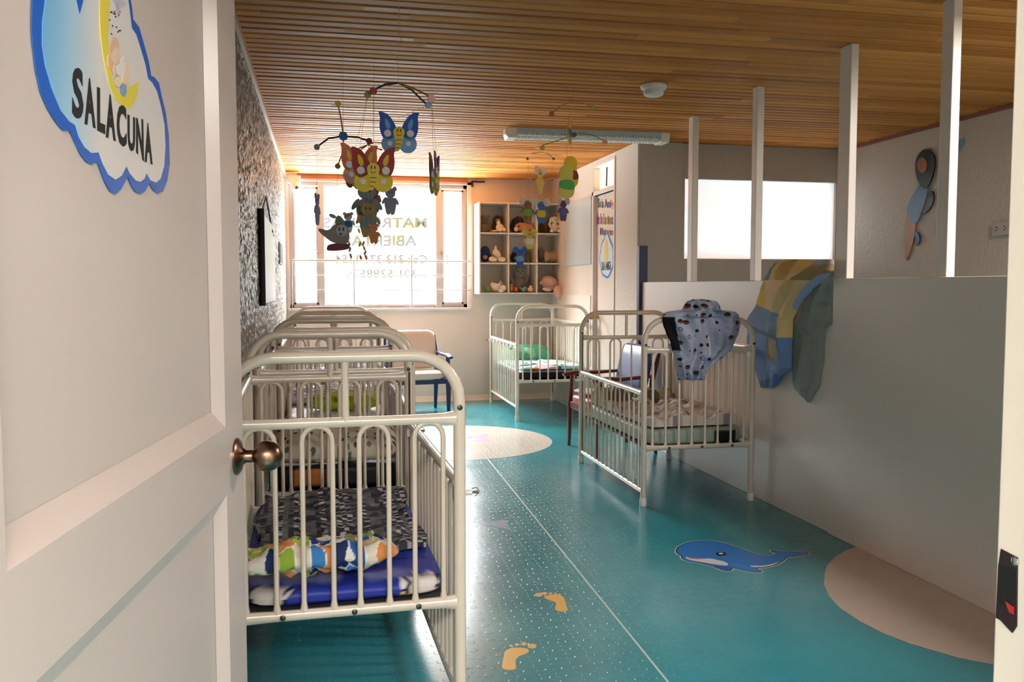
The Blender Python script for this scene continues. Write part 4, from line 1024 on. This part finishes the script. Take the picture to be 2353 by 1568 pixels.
toy('plush_hippo', 'big pink plush hippo drooping out of the bottom right cube', 'soft toy', 1264, z2, YQ + .0, [('body', pk, (.0, .035, .105), (.11, .09, .085), .35), ('head', pk, (.075, -.135, -.005), (.062, .055, .085), -.35), ('ear', pk, (.095, -.08, .06), (.022, .02, .02)), ('arm', pk, (-.065, -.10, .03), (.058, .03, .022), .15), ('eye', dk, (.055, -.168, -.03), (.005, .004, .005)), ('eye', dk, (.095, -.17, -.022), (.005, .004, .005)), ('tail', pk, (-.11, .0, .11), (.03, .015, .015), -.5)])

# ------------------------------------------------------------------ ceiling fittings
fx0, fx1 = 1.50, 2.93; FY = 7.22
lf = thing('fluorescent_light', 'long white louvred fluorescent ceiling light, switched off', 'ceiling light', ((fx0 + fx1) / 2, FY, ZC), radians(-1.5))
M_lt = mat('light_housing', '#b9bfc6', .35); M_mir = mat('louvre_white', '#f0f0ec', .3)
hl = (fx1 - fx0) / 2
b = MB(); b.prism([(-.10, 0), (-.088, -.030), (.088, -.030), (.10, 0)], lambda a, c: V((-hl + .06, a, c)), 2 * hl - .12, (1, 0, 0)); obj('housing', b, M_lt, lf, 0)
for s_ in (-1, 1):
    b = MB(); xs_ = [s_ * (hl - .09), s_ * (hl - .02), s_ * hl]; ws = [.10, .10, .055]; hh = [.078, .078, .045]
    vs = []
    for x_, w_, h_ in zip(xs_, ws, hh): vs += [(x_, -w_, 0), (x_, w_, 0), (x_, w_ * .85, -h_), (x_, -w_ * .85, -h_)]
    fs_ = [(i * 4 + k, i * 4 + (k + 1) % 4, (i + 1) * 4 + (k + 1) % 4, (i + 1) * 4 + k) for i in range(2) for k in range(4)] + [(0, 1, 2, 3), (8, 11, 10, 9)]
    if s_ < 0: fs_ = [f[::-1] for f in fs_]
    b.add(vs, fs_); obj('end_cap', b, M_cap, lf, 0)
for k in (-1, 1):
    b = MB(); b.tube([(-hl + .1, k * .035, -.044), (hl - .1, k * .035, -.044)], .011, 12); obj('tube', b, mat('tube_glass', '#f2f2ee', .2), lf)
b = MB(); nL = 46
for k in range(nL): x_ = -hl + .11 + (2 * hl - .22) * k / (nL - 1); b.prism([(-.08, -.030), (-.076, -.058), (-.055, -.074), (.055, -.074), (.076, -.058), (.08, -.030)], lambda a, c, x_=x_: V((x_ - .002, a, c)), .004, (1, 0, 0))
for yy in (-.06, 0, .06): b.box((-hl + .1, yy - .0015, -.072), (hl - .1, yy + .0015, -.060))
obj('louvre', b, M_mir, lf, 0)
b = MB(); q = P(1502, 195, z=ZC)
sm = thing('smoke_detector', 'round white smoke detector on the wooden ceiling', 'smoke detector', (q[0], q[1], ZC))
b.lathe([(.082, 0), (.085, -.012), (.08, -.028), (.062, -.034)], 32); obj('base', b, M_cap, sm, 30)
b = MB(); b.lathe([(.06, -.03), (.066, -.05), (.062, -.066), (.045, -.074), (.001, -.076)], 32); obj('sensor_head', b, M_cap, sm, 30)
# corner dome camera
q = P(680, 415, y=10.40)
cm = thing('security_camera', 'small white dome camera in the upper left corner by the window', 'security camera', (q[0] - .02, 10.42, ZC - .015))
b = MB(); b.box((q[0] - .09, 10.36, q[2] - .03), (q[0] + .05, 10.5, q[2] + .055)); obj('mount_box', b, M_cap, cm, 0, world=True, bevel=.006)
b = MB(); M_ = Matrix.Translation((q[0] - .01, 10.42, q[2] - .03)) @ Matrix.Rotation(pi, 4, 'X'); b.lathe([(.06, 0), (.06, .02), (.052, .035), (.046, .06), (.03, .085), (.001, .095)], 24, M_); hd = obj('dome', b, M_cap, cm, 40, world=True)
b = MB(); b.ell((q[0] + .01, 10.375, q[2] - .085), (.02, .02, .02)); obj('lens', b, M_dgrey, cm, world=True)
b = MB(); p1 = P(1086, 418, y=YF - .02); b.box((p1[0] - .015, YF - .04, p1[2] - .06), (p1[0] + .005, YF - .0, p1[2] + .01)); b.box((p1[0] + .005, YF - .03, p1[2] - .005), (p1[0] + .15, YF, p1[2] + .01))
obj('curtain_bracket', b, M_black, None, 0, 'small black bracket on the back wall above the toy shelf', 'bracket')
b = MB(); b.tube([P(917, -30, y=4.1), P(918, 82, y=4.15), P(921, 92, y=4.15)], .0012, 6)
# bare hook string near the camera
hs2 = P(917, 0, z=ZC); b = MB(); b.tube([(hs2[0], hs2[1], ZC + .002), (hs2[0] + .002, hs2[1], ZC - .09), P(919, 84, y=hs2[1]), P(922, 93, y=hs2[1])], .0013, 6)
obj('ceiling_string', b, mat('twine', '#cfae8c', .7), None, 60, 'bare twine hanging from the nearer part of the ceiling', 'string')

# ------------------------------------------------------------------ left wall things
wb_ = thing('wall_banner_board', 'white board with black edge hung by black cords on the rough left wall', 'board', (XL, 6.9, 1.3))
y_n, y_f = P(606, 590, x=XL + .03)[1], P(632, 590, x=XL + .03)[1]
b = MB(); b.box((XL + .003, y_n, 1.28), (XL + .03, y_f, 1.88)); obj('board', b, M_cap, wb_, 0, world=True, bevel=.004)
b = MB(); b.tube([(XL + .018, y_n - .012, 1.27), (XL + .018, y_n - .012, 1.91)], .022, 10, flat=.7); obj('black_edge', b, M_black, wb_, world=True)
b = MB(); b.tube([(XL + .02, y_n + .02, 1.89), (XL + .012, 6.75, 2.06), (XL + .02, y_f - .25, 1.86), (XL + .03, y_f - .2, 1.80)], .006, 6); b.tube([(XL + .02, y_f - .35, 1.87), (XL + .035, y_f - .38, 1.82)], .006, 6); obj('cord', b, M_black, wb_, world=True)
sw_ = thing('wall_switch', 'narrow grey double switch on the left wall near the window', 'switch', (XL, 9.4, 1.7))
ya_, yb_ = P(643, 580, x=XL + .01)[1], P(651, 580, x=XL + .01)[1]
b = MB(); b.box((XL, ya_, 1.62), (XL + .012, yb_, 1.83)); obj('switch_plate', b, mat('grey_switch', '#8a857f', .4), sw_, 0, world=True)
for k in (0.12, .55): b = MB(); b.box((XL + .012, ya_ + (yb_ - ya_) * k, 1.63), (XL + .018, ya_ + (yb_ - ya_) * (k + .33), 1.82)); obj('rocker', b, M_dgrey, sw_, 0, world=True)
# right wall socket
q0, q1 = P(2283, 511, x=XR - .03), P(2321, 540, x=XR - .03)
so = thing('socket_box', 'white surface-mounted power socket on the rough right wall', 'socket', (XR, (q0[1] + q1[1]) / 2, q1[2]))
b = MB(); b.box((XR - .04, q1[1], q1[2]), (XR, q0[1], q0[2])); obj('box', b, mat('aged_plastic', '#b5aca2', .4), so, 0, world=True, bevel=.003)
yc = (q0[1] + q1[1]) / 2; zc = (q0[2] + q1[2]) / 2
for k in (-1, 1):
    b = MB()
    for dz in (-.012, .012): b.box((XR - .0415, yc + k * .04 - .004, zc + dz - .003), (XR - .0405, yc + k * .04 + .012, zc + dz + .003))
    b.box((XR - .0415, yc + k * .04 - .016, zc - .004), (XR - .0405, yc + k * .04 - .010, zc + .004)); obj('socket_holes', b, M_black, so, 0, world=True)

# plain abstract wall ornament (stands in for a character cut-out)
WXX = XR - .004
def ww(a, c): return P(a, c, x=WXX)
Ksc = 473 / 1612
def wr(pts): return [(1880 + a * Ksc, 220 + c * Ksc) for a, c in pts]
orn = thing('wall_ornament', 'tall slim painted wooden ornament in black, blue and tan on the rough right wall', 'wall ornament', tuple(ww(2112, 600)))
for nm, pts, col, of in (
    ('tan_leaf', [(725, 890), (765, 930), (775, 1020), (760, 1120), (730, 1220), (697, 1312), (688, 1200), (684, 1080), (692, 960)], '#a9714c', .0),
    ('blue_leaf', [(850, 640), (875, 720), (850, 840), (812, 940), (780, 1010), (735, 990), (700, 900), (730, 820), (790, 720)], '#6c8cab', .006),
    ('black_leaf', [(850, 412), (905, 430), (938, 500), (925, 600), (890, 700), (850, 740), (800, 680), (775, 580), (785, 480)], '#0d0c10', .012),
    ('tan_disc', ellipse(838, 545, 38, 60, 24), '#a5673f', .018),
    ('dark_leaf', [(860, 760), (910, 740), (918, 820), (880, 900), (815, 945), (830, 850)], '#0d0c10', .002),
    ('navy_leaf', [(765, 1060), (805, 1080), (808, 1140), (783, 1185), (768, 1120)], '#203f86', .004),
    ('pale_blue_leaf', [(1085, 375), (1120, 345), (1163, 338), (1120, 410), (1083, 472)], '#7f9bb5', .004)):
    obj(nm, MB().prism(smooth_closed(wr(pts), 2), ww, .012, (-1, 0, 0), off=of), mat('ornament_' + nm, col, .45), orn, 0, world=True)

# ------------------------------------------------------------------ floor stickers
K2 = 840 / 2353
def fpx(pts): return [(1060 + a * K2, 1180 + c * K2) for a, c in pts]
def fxy(pts): return [tuple(P(a, c, z=0)[:2]) for a, c in pts]
fz = lambda a, c: V((a, c, 0))
whale = [(1385, 245), (1398, 218), (1450, 190), (1520, 178), (1620, 178), (1700, 195), (1780, 222), (1860, 253), (1930, 274), (2000, 275), (2040, 262), (2002, 250), (1996, 238), (2025, 240), (2070, 252), (2150, 250), (2215, 246), (2234, 256), (2218, 270), (2150, 279), (2087, 283), (2068, 307), (2020, 333), (1950, 350), (1885, 353), (1940, 378), (1890, 380), (1820, 368), (1738, 348), (1730, 374), (1690, 370), (1640, 350), (1605, 335), (1500, 315), (1440, 302), (1418, 288), (1428, 278), (1395, 262)]
wp = smooth_closed(fxy(fpx(whale)), 2)
ws_ = thing('whale_sticker', 'smiling blue whale sticker on the teal floor', 'floor sticker', (wp[0][0], wp[0][1], 0))
obj('white_border', MB().prism(offset(wp, .012), fz, .0006, FO), mat('vinyl_white', '#dcd9d4', .3), ws_, 0, world=True)
obj('black_outline', MB().prism(offset(wp, .007), fz, .0004, FO, off=.0006), mat('vinyl_black', '#101a2c', .3), ws_, 0, world=True)
obj('blue_body', MB().prism(wp, fz, .0004, FO, off=.001), mat('vinyl_blue', '#1f74c4', .28), ws_, 0, world=True)
def fshape(nm, pts, m_, par, off_, sm_=2): obj(nm, MB().prism(smooth_closed(fxy(fpx(pts)), sm_), fz, .0003, FO, off=off_), m_, par, 0, world=True)
fshape('belly', [(1432, 282), (1500, 288), (1560, 296), (1600, 292), (1640, 300), (1712, 318), (1722, 342), (1640, 332), (1540, 315), (1460, 302)], mat('vinyl_belly', '#d5d3d0', .3), ws_, .0014)
fshape('tail_belly', [(1850, 338), (1950, 342), (2040, 318), (2060, 308), (2010, 338), (1940, 348), (1880, 350)], MATS['vinyl_belly'], ws_, .0014)
fshape('mouth', [(1450, 284), (1520, 288), (1580, 292), (1530, 298), (1470, 294)], mat('vinyl_mauve', '#8a5f7f', .3), ws_, .0018)
fshape('lower_fin', [(1615, 337), (1690, 346), (1728, 350), (1725, 368), (1690, 365), (1645, 350)], mat('vinyl_deep_blue', '#1c55ae', .3), ws_, .0016)
fshape('side_fin', [(1718, 318), (1790, 330), (1850, 350), (1930, 374), (1850, 370), (1745, 346)], mat('vinyl_mid_blue', '#2a7fd0', .3), ws_, .0018)
fshape('eye', ellipse(1672, 264, 34, 13), MATS['vinyl_black'], ws_, .0016, 0); fshape('eye_shine', ellipse(1671, 262, 14, 5), MATS['vinyl_white'], ws_, .0021, 0)
M_foot = mat('vinyl_amber', '#dfae52', .35)
for k, (lab, sole, toes) in enumerate((
    ('amber footprint sticker on the floor, farther from the camera, toes left', [(525, 542), (560, 526), (620, 522), (655, 535), (668, 565), (676, 600), (688, 622), (675, 633), (625, 632), (603, 620), (605, 600), (615, 585), (600, 570), (560, 558)], [(497, 526, 25, 11), (535, 517, 19, 8), (574, 517, 12, 6), (606, 518, 9, 5), (632, 523, 8, 5)]),
    ('amber footprint sticker on the floor, nearest the camera, toes right', [(285, 885), (320, 868), (380, 866), (425, 872), (438, 888), (420, 905), (370, 920), (348, 945), (350, 975), (356, 1000), (330, 1011), (275, 1008), (259, 990), (268, 950), (275, 905)], [(455, 856, 29, 15), (403, 842, 18, 11), (358, 847, 14, 8), (318, 853, 10, 6)]))):
    q = fxy(fpx(sole))[0]; t = thing('footprint_sticker', lab, 'floor sticker', (q[0], q[1], 0), 0, 'yellow footprint stickers')
    obj('sole', MB().prism(smooth_closed(fxy(fpx(sole)), 2), fz, .0008, FO), M_foot, t, 0, world=True)
    for a in toes: obj('toe', MB().prism(fxy(fpx(ellipse(*a))), fz, .0008, FO), M_foot, t, 0, world=True)
obj('dolphin_sticker', MB().prism(smooth_closed(fxy(fpx([(100, 15), (130, 50), (170, 60), (230, 48), (302, 42), (285, 82), (330, 105), (250, 98), (200, 82), (140, 80), (105, 50)])), 1), fz, .0008, FO), mat('vinyl_pale_lilac', '#a9b6c8', .2), None, 0, 'faint lilac dolphin sticker on the shiny floor by the nearest crib', 'floor sticker')
K3 = 440 / 1865
st_ = [(470, 555), (575, 535), (570, 502), (640, 512), (730, 522), (850, 512), (935, 500), (890, 540), (985, 565), (850, 570), (770, 576), (700, 586), (620, 562)]
st2 = [tuple(P(900 + a * K3, 880 + c * K3, z=.0015)[:2]) for a, c in st_]
stt = thing('starfish_sticker', 'pink starfish sticker on the white floor circle', 'floor sticker', (st2[0][0], st2[0][1], .0015))
obj('star', MB().prism(st2, lambda a, c: V((a, c, .0015)), .0006, FO), mat('vinyl_pink', '#d8a3cf', .3), stt, 0, world=True)
fa = [tuple(P(900 + a * K3, 880 + c * K3, z=.0015)[:2]) for a, c in ellipse(755, 535, 38, 8)]
obj('star_face', MB().prism(fa, lambda a, c: V((a, c, .0015)), .0003, FO, off=.0006), mat('vinyl_violet', '#8f86b8', .3), stt, 0, world=True)

# ------------------------------------------------------------------ hanging mobiles
M_str = mat('thread', '#c9b38f', .7)
def foam(c):
    h = '#%02x%02x%02x' % tuple(min(255, int(255 * (q_ ** .8) * 1.06)) for q_ in (int(c[i:i + 2], 16) / 255 for i in (1, 3, 5))); return mat('foam_' + c.lstrip('#'), h, .6)
def hang(mob, nm, u, v, y, shapes, scale, rot=0.0, tilt=0.0):
    """a foam cut-out facing the doorway; rot turns it about its thread. shapes: (part, colour, pts, layer)"""
    c = P(u, v, y=y); e = None
    ax = V((cos(rot - YAW * .5), sin(rot - YAW * .5), 0)); up = V((sin(tilt) * ax.x, sin(tilt) * ax.y, cos(tilt))); ax2 = V((ax.x * cos(tilt), ax.y * cos(tilt), -sin(tilt)))
    nr = ax2.cross(up).normalized()
    first = None
    for (pn, col, pts, lay) in shapes:
        f = lambda a, c_: c + ax2 * (a * scale) + up * (c_ * scale)
        if lay == 0: mb = MB().prism(pts, f, .006, nr, off=-.003)
        else:
            mb = MB().prism(pts, f, .0012, nr, off=.003 + .0009 * (lay - 1) + .0002); mb.prism(pts, f, .0012, -nr, off=.0032 + .0009 * (lay - 1))
        if first is None:
            b0 = mb; first = bpy.data.objects.new('x', None)
            loc = V(mob.location); me_o = obj(nm, b0, foam(col), mob, 0, world=True); bpy.data.objects.remove(first); first = me_o
        else:
            loc = V(mob.location); mb.v = [tuple(V(p) - loc) for p in mb.v]; obj(pn, mb, foam(col), first, 0)
    return c
E_ = ellipse
uw = smooth_closed([(-.02, .02), (-.08, .16), (-.18, .34), (-.30, .46), (-.50, .50), (-.44, .36), (-.47, .14), (-.42, -.08), (-.30, -.20), (-.1, -.10)], 2)
mir = lambda pts: [(-a, c) for a, c in pts][::-1]
def butterfly(c1, c2, c3, sp_='#d9d9dc', bod='#e2bf3a'):
    return [('upper_wing', c1, uw, 0), ('upper_wing', c1, mir(uw), 0), ('lower_wing', c2, E_(-.21, -.27, .21, .22, 24, .3), 0), ('lower_wing', c2, E_(.21, -.27, .21, .22, 24, -.3), 0),
            ('body', bod, smooth_closed([(-.15, .04), (-.06, .14), (.06, .14), (.15, .04), (.10, -.12), (.06, -.3), (-.02, -.46), (-.12, -.42), (-.06, -.28), (-.11, -.12)], 2), 2),
            ('wing_drop', c3, smooth_closed([(-.34, .36), (-.22, .24), (-.20, .10), (-.27, .06), (-.33, .16)], 2), 1), ('wing_drop', c3, mir(smooth_closed([(-.34, .36), (-.22, .24), (-.20, .10), (-.27, .06), (-.33, .16)], 2)), 1),
            ('wing_spot', sp_, E_(-.27, -.02, .085, .085), 1), ('wing_spot', sp_, E_(.27, -.02, .085, .085), 1), ('wing_spot', sp_, E_(-.22, -.26, .06, .06), 1), ('wing_spot', sp_, E_(.22, -.26, .06, .06), 1),
            ('eye', '#15121a', E_(-.035, .045, .012, .04), 3), ('eye', '#15121a', E_(.035, .045, .012, .04), 3),
            ('smile', '#15121a', [(-.06, -.04), (-.03, -.075), (.03, -.075), (.06, -.04), (.05, -.035), (.025, -.062), (-.025, -.062), (-.05, -.035)], 3),
            ('stripe', '#2c2410', [(-.075, -.17), (.07, -.17), (.07, -.185), (-.075, -.185)], 3), ('stripe', '#2c2410', [(-.06, -.26), (.05, -.27), (.045, -.285), (-.065, -.275)], 3), ('stripe', '#2c2410', [(-.08, -.35), (.01, -.36), (.0, -.375), (-.085, -.365)], 3)]
def animal(c1, c2, belly=None, ears='round', dark='#16161a'):
    L_ = [('body', c1, smooth_closed([(-.16, .05), (-.1, .12), (.1, .12), (.16, .05), (.22, -.08), (.18, -.26), (.14, -.42), (.03, -.44), (0, -.34), (-.03, -.44), (-.14, -.42), (-.18, -.26), (-.22, -.08)], 2), 0), ('head', c1, E_(0, .25, .18, .16), 0)]
    if ears == 'round': L_ += [('ear', c2, E_(-.16, .38, .075, .075), 0), ('ear', c2, E_(.16, .38, .075, .075), 0)]
    elif ears == 'big': L_ += [('ear', c2, E_(-.22, .38, .15, .15), 0), ('ear', c2, E_(.22, .38, .15, .15), 0)]
    else: L_ += [('ear', c2, E_(-.2, .42, .06, .14, 16, .6), 0), ('ear', c2, E_(.2, .42, .06, .14, 16, -.6), 0)]
    L_ += [('arm', c1, E_(-.22, .0, .05, .13, 16, -.6), 0), ('arm', c1, E_(.22, .0, .05, .13, 16, .6), 0)]
    if belly: L_.append(('shirt', belly, smooth_closed([(-.15, .08), (.15, .08), (.2, -.06), (.17, -.2), (-.17, -.2), (-.2, -.06)], 2), 1))
    L_ += [('eye', dark, E_(-.05, .27, .018, .035), 1), ('eye', dark, E_(.05, .27, .018, .035), 1)]
    return L_
def arm(mob, pts, r, m_, tips=()):
    b = MB(); b.tube(pts, r, 8); obj('arm', b, m_, mob, world=True)
    for p, c, rr in tips:
        b = MB(); M_ = Matrix.Translation(p) @ Matrix.Rotation(pi / 2, 4, 'X') @ Matrix.Rotation(.3, 4, 'Y'); b.lathe([(rr, -.003), (rr, .003)], 8, M_); obj('arm_disc', b, foam(c), mob, 0, world=True)
def thread(mob, p, q):
    b = MB(); b.tube([p, q], .0009, 5, mi=0); obj('thread', b, M_str, mob, world=True)
M_nv = mat('navy_foam', '#141a30', .5); M_gd = mat('gold_foam', '#c08a2a', .5); M_gw = mat('green_wire', '#8a8f2a', .4)

y0_ = 4.2; hub = P(915, 192, y=y0_)
mb1 = thing('butterfly_mobile', 'butterfly mobile with blue and red foam butterflies hanging in front of the window', 'mobile', (hub[0], hub[1], ZC))
thread(mb1, (hub[0], hub[1], ZC + .002), hub)
arm(mb1, [P(858, 207, y=4.1), P(885, 194, y=4.15), P(915, 191, y=4.2), P(945, 206, y=4.24), P(978, 238, y=4.28)], .0045, M_nv, ((P(858, 209, y=4.09), '#8f2630', .018), (P(984, 241, y=4.28), '#6d93c0', .016)))
arm(mb1, [P(846, 216, y=4.38), P(880, 197, y=4.3), P(915, 191, y=4.2), P(950, 203, y=4.1), P(988, 222, y=4.0)], .004, M_gd, ((P(845, 218, y=4.38), '#7f8a2e', .018), (P(991, 226, y=4.0), '#d99a8a', .018)))
for (u, v, yy, sc2, rt, sh_, ty) in ((917, 305, 4.28, .20, 0, butterfly('#1c46a8', '#5f94cc', '#5f94cc'), (984, 241)), (858, 390, 4.0, .205, 0, butterfly('#8f1f24', '#d8b52a', '#e0b12a'), (858, 209)), (826, 378, 4.38, .20, .45, butterfly('#c8623a', '#c98f86', '#d8b52a'), (845, 218)), (812, 395, 4.5, .17, 1.1, butterfly('#3d6a30', '#7a2a20', '#8f8a3a'), (845, 218)), (997, 402, 4.35, .20, 1.32, butterfly('#7a5a1e', '#6a6a2a', '#4a3f8a'), (991, 226)), (1004, 395, 4.2, .18, 1.42, butterfly('#3a2f7a', '#8a7a2a', '#a04a2a'), (991, 226))):
    c = hang(mb1, 'butterfly', u, v, yy, sh_, sc2, rt); thread(mb1, c + V((0, 0, .07)), P(ty[0], ty[1], y=yy))
y0_ = 5.0; hub = P(789, 313, y=y0_)
mb2 = thing('animal_mobile', 'animal mobile of dark grey foam figures hanging below a blue disc', 'mobile', (hub[0], hub[1], ZC))
thread(mb2, (hub[0], hub[1], ZC + .002), hub)
arm(mb2, [P(728, 338, y=5.0), P(755, 318, y=5.0), P(789, 313, y=5.0), P(820, 315, y=5.0), P(848, 324, y=5.0)], .005, M_nv, ((P(728, 338, y=4.99), '#5f7482', .017), (P(848, 324, y=4.99), '#6a1f22', .018)))
arm(mb2, [P(777, 240, y=4.75), P(784, 275, y=4.9), P(789, 313, y=5.0), P(788, 350, y=5.15), P(776, 380, y=5.2)], .004, M_gd, ((P(777, 238, y=4.74), '#b59a34', .016), (P(776, 382, y=5.2), '#8a4a26', .017), (P(789, 313, y=4.985), '#1d4f9a', .026)))
arm(mb2, [P(818, 352, y=5.2), P(845, 333, y=5.2), P(878, 345, y=5.2)], .004, M_gd); arm(mb2, [P(815, 345, y=5.25), P(860, 327, y=5.25), P(893, 330, y=5.25)], .004, M_gd)
thread(mb2, P(860, 327, y=5.25), (P(860, 327, y=5.25)[0], P(860, 327, y=5.25)[1], ZC))
GR = '#5f5f66'
for (u, v, yy, sc2, rt, sh_, nm) in ((843, 470, 5.3, .30, .1, animal('#6b7178', '#5a6068', '#5d6e74'), 'bear_figure'), (846, 505, 5.25, .24, .2, animal('#7a6a3a', '#6a6048', '#4c5f66'), 'duck_figure'), (864, 455, 5.4, .20, 1.1, animal('#6a4038', '#504048'), 'pony_figure'), (897, 462, 5.3, .19, .6, animal('#5c6478', '#5c6478'), 'cat_figure'), (859, 538, 5.1, .13, 0, animal('#b0663a', '#b0663a'), 'small_bear_figure'), (800, 512, 5.0, .13, -.3, animal('#c9c4bb', '#b5b0a8', '#2450a0'), 'small_mouse_figure'), (729, 482, 5.1, .20, 1.42, animal('#54689a', '#54689a'), 'seal_figure')):
    c = hang(mb2, nm, u, v, yy, sh_, sc2, rt); thread(mb2, c + V((0, 0, sc2 * .35)), P(u * .3 + 848 * .7 if u > 760 else 728, 330, y=yy))
kang = [('body', '#6e6860', smooth_closed([(-.45, .06), (-.38, .08), (-.2, .02), (-.08, .16), (.05, .2), (.2, .17), (.28, .02), (.27, -.18), (.2, -.3), (-.1, -.26), (-.25, -.15), (-.38, -.04)], 2), 0), ('hat', '#55635a', smooth_closed([(-.05, .14), (-.04, .32), (.04, .4), (.14, .3), (.2, .17)], 2), 0), ('ear', '#6e6860', E_(-.1, .36, .09, .045, 16, -.4), 0), ('ear', '#6e6860', E_(.24, .38, .09, .045, 16, .5), 0),
        ('boot', '#5a2226', smooth_closed([(-.2, -.27), (.25, -.25), (.3, -.36), (.2, -.42), (-.2, -.45), (-.26, -.4)], 2), 0), ('face', '#8f959e', E_(.10, .03, .13, .13), 1), ('eye', '#17171c', E_(.05, .06, .02, .045), 2), ('eye', '#17171c', E_(.14, .06, .02, .045), 2), ('nose', '#3a2a26', E_(.08, -.05, .04, .025), 2)]
c = hang(mb2, 'kangaroo_figure', 775, 533, 5.0, kang, .24); thread(mb2, c + V((0, 0, .09)), P(776, 382, y=5.0))
for (u0, v0, v1) in ((823, 500, 592), (800, 545, 588), (835, 560, 592)):
    b = MB(); pa, pb = P(u0, v0, y=5.2), P(u0 + 6, v1, y=5.2); thread(mb2, P(u0, 440, y=5.2), pa)
    for k in range(4): q = pa.lerp(pb, k / 3); b.ell(q, (.007, .004, .016), 10, 8, Matrix.Rotation(.3 * (-1) ** k, 3, 'Y'), mi=k % 3)
    obj('ribbon_chain', b, [foam('#c9645a'), foam('#c9b77a'), foam('#6d86b0')], mb2, 60, world=True)
# yellow mobile
y0_ = 5.6; hub = P(1312, 236, y=y0_)
mb3 = thing('yellow_mobile', 'mobile of yellow foam figures with thin green arms below the smoke detector', 'mobile', (hub[0], hub[1], ZC))
thread(mb3, (hub[0], hub[1], ZC + .002), hub)
arm(mb3, [P(1268, 262, y=5.45), P(1288, 243, y=5.5), P(1312, 235, y=5.6), P(1340, 237, y=5.65), P(1360, 246, y=5.7)], .0028, M_gw, ((P(1268, 262, y=5.44), '#7a4a20', .018), (P(1361, 247, y=5.7), '#8f9a30', .018)))
arm(mb3, [P(1245, 335, y=5.6), P(1290, 320, y=5.6), P(1335, 306, y=5.6), P(1360, 310, y=5.6), P(1390, 325, y=5.6)], .003, M_gw, ((P(1246, 340, y=5.6), '#b08a3a', .017), (P(1390, 326, y=5.6), '#c98a5a', .02), (P(1319, 310, y=5.58), '#2a3f30', .017)))
thread(mb3, P(1312, 236, y=5.6), P(1319, 310, y=5.6))
pear = smooth_closed([(-.14, .44), (.08, .45), (.2, .3), (.16, .06), (.24, -.12), (.2, -.38), (.06, -.46), (-.12, -.46), (-.26, -.36), (-.24, -.12), (-.18, .02), (-.24, .24)], 2)
band = smooth_closed([(-.2, .04), (.16, .06), (.24, -.12), (.2, -.24), (-.24, -.2), (-.24, -.1)], 2)
for (u, v, yy, sc2, rt, c1, c2, ty) in ((1312, 403, 5.8, .235, .15, '#dcb81e', '#8a1f1c', (1361, 247)), (1303, 425, 5.45, .235, .3, '#b9a83a', '#2f8a36', (1268, 262)), (1310, 307, 5.5, .20, 1.2, '#cba42c', '#2a5fa8', (1312, 240))):
    c = hang(mb3, 'pear_figure', u, v - 8, yy, [('body', c1, pear, 0), ('band', c2, band, 1)], sc2, rt); thread(mb3, c + V((0, 0, .1)), P(u, ty[1], y=yy))
# mice mobile
y0_ = 7.6; hub = P(1241, 353, y=y0_)
mb4 = thing('mouse_mobile', 'mobile of small colourful foam mice hanging in front of the toy shelf', 'mobile', (hub[0], hub[1], ZC))
thread(mb4, (hub[0], hub[1], ZC + .002), hub)
arm(mb4, [P(1222, 353, y=7.6), P(1241, 350, y=7.6), P(1258, 352, y=7.6), P(1272, 364, y=7.6)], .003, M_gw, ((P(1272, 365, y=7.6), '#4a8a3a', .014), (P(1212, 365, y=7.6), '#5a3420', .013)))
arm(mb4, [P(1206, 422, y=7.5), P(1208, 412, y=7.5), P(1214, 408, y=7.5), P(1220, 413, y=7.5), P(1222, 422, y=7.5)], .004, mat('cream_wire', '#d8c9a8', .4))
arm(mb4, [P(1250, 415, y=7.6), P(1270, 410, y=7.6), P(1285, 412, y=7.6), P(1300, 420, y=7.6)], .004, MATS['cream_wire'])
thread(mb4, P(1214, 365, y=7.6), P(1214, 408, y=7.5)); thread(mb4, P(1272, 365, y=7.6), P(1271, 410, y=7.6)); thread(mb4, P(1241, 353, y=7.6), P(1241, 390, y=7.6))
mouse = lambda c1, c2, bl_: animal(c1, c2, bl_, 'big')
for (u, v, yy, sc2, rt, sh_) in ((1241, 417, 7.6, .25, .9, animal('#d8b84a', '#dcd6c8', None, 'big')), (1212, 485, 7.5, .22, .3, mouse('#7a4a2c', '#c4c0b8', '#4a9a2a')), (1224, 490, 7.6, .2, 1.35, mouse('#b9b08a', '#c4c0b8', '#3a7a2a')), (1244, 488, 7.6, .23, .3, mouse('#2c62a8', '#c4c4c0', '#c9a82a')), (1294, 484, 7.6, .22, .6, mouse('#5c3a6a', '#b8b4b4', '#3c5aa0')), (1217, 552, 7.3, .18, .2, mouse('#dcb43a', '#e0c040', '#e6e0d2')), (1195, 592, 7.2, .17, .0, mouse('#1f54b8', '#1f54b8', '#6fa0d8'))):
    c = hang(mb4, 'mouse_figure', u, v, yy, sh_, sc2, rt); thread(mb4, c + V((0, 0, sc2 * .4)), P(u, 412 if v > 430 else 360, y=yy))
for u in (1214, 1254):
    b = MB(); pa, pb = P(u, 600, y=7.4), P(u, 634, y=7.4)
    if u > 1230: pa, pb = P(u, 575, y=7.4), P(u, 604, y=7.4)
    b.ell((pa + pb) / 2, (.007, .004, abs(pa[2] - pb[2]) / 2), 10, 8); obj('ribbon_drop', b, foam('#c98a72'), mb4, 60, world=True); thread(mb4, P(u, 412, y=7.4), pa)
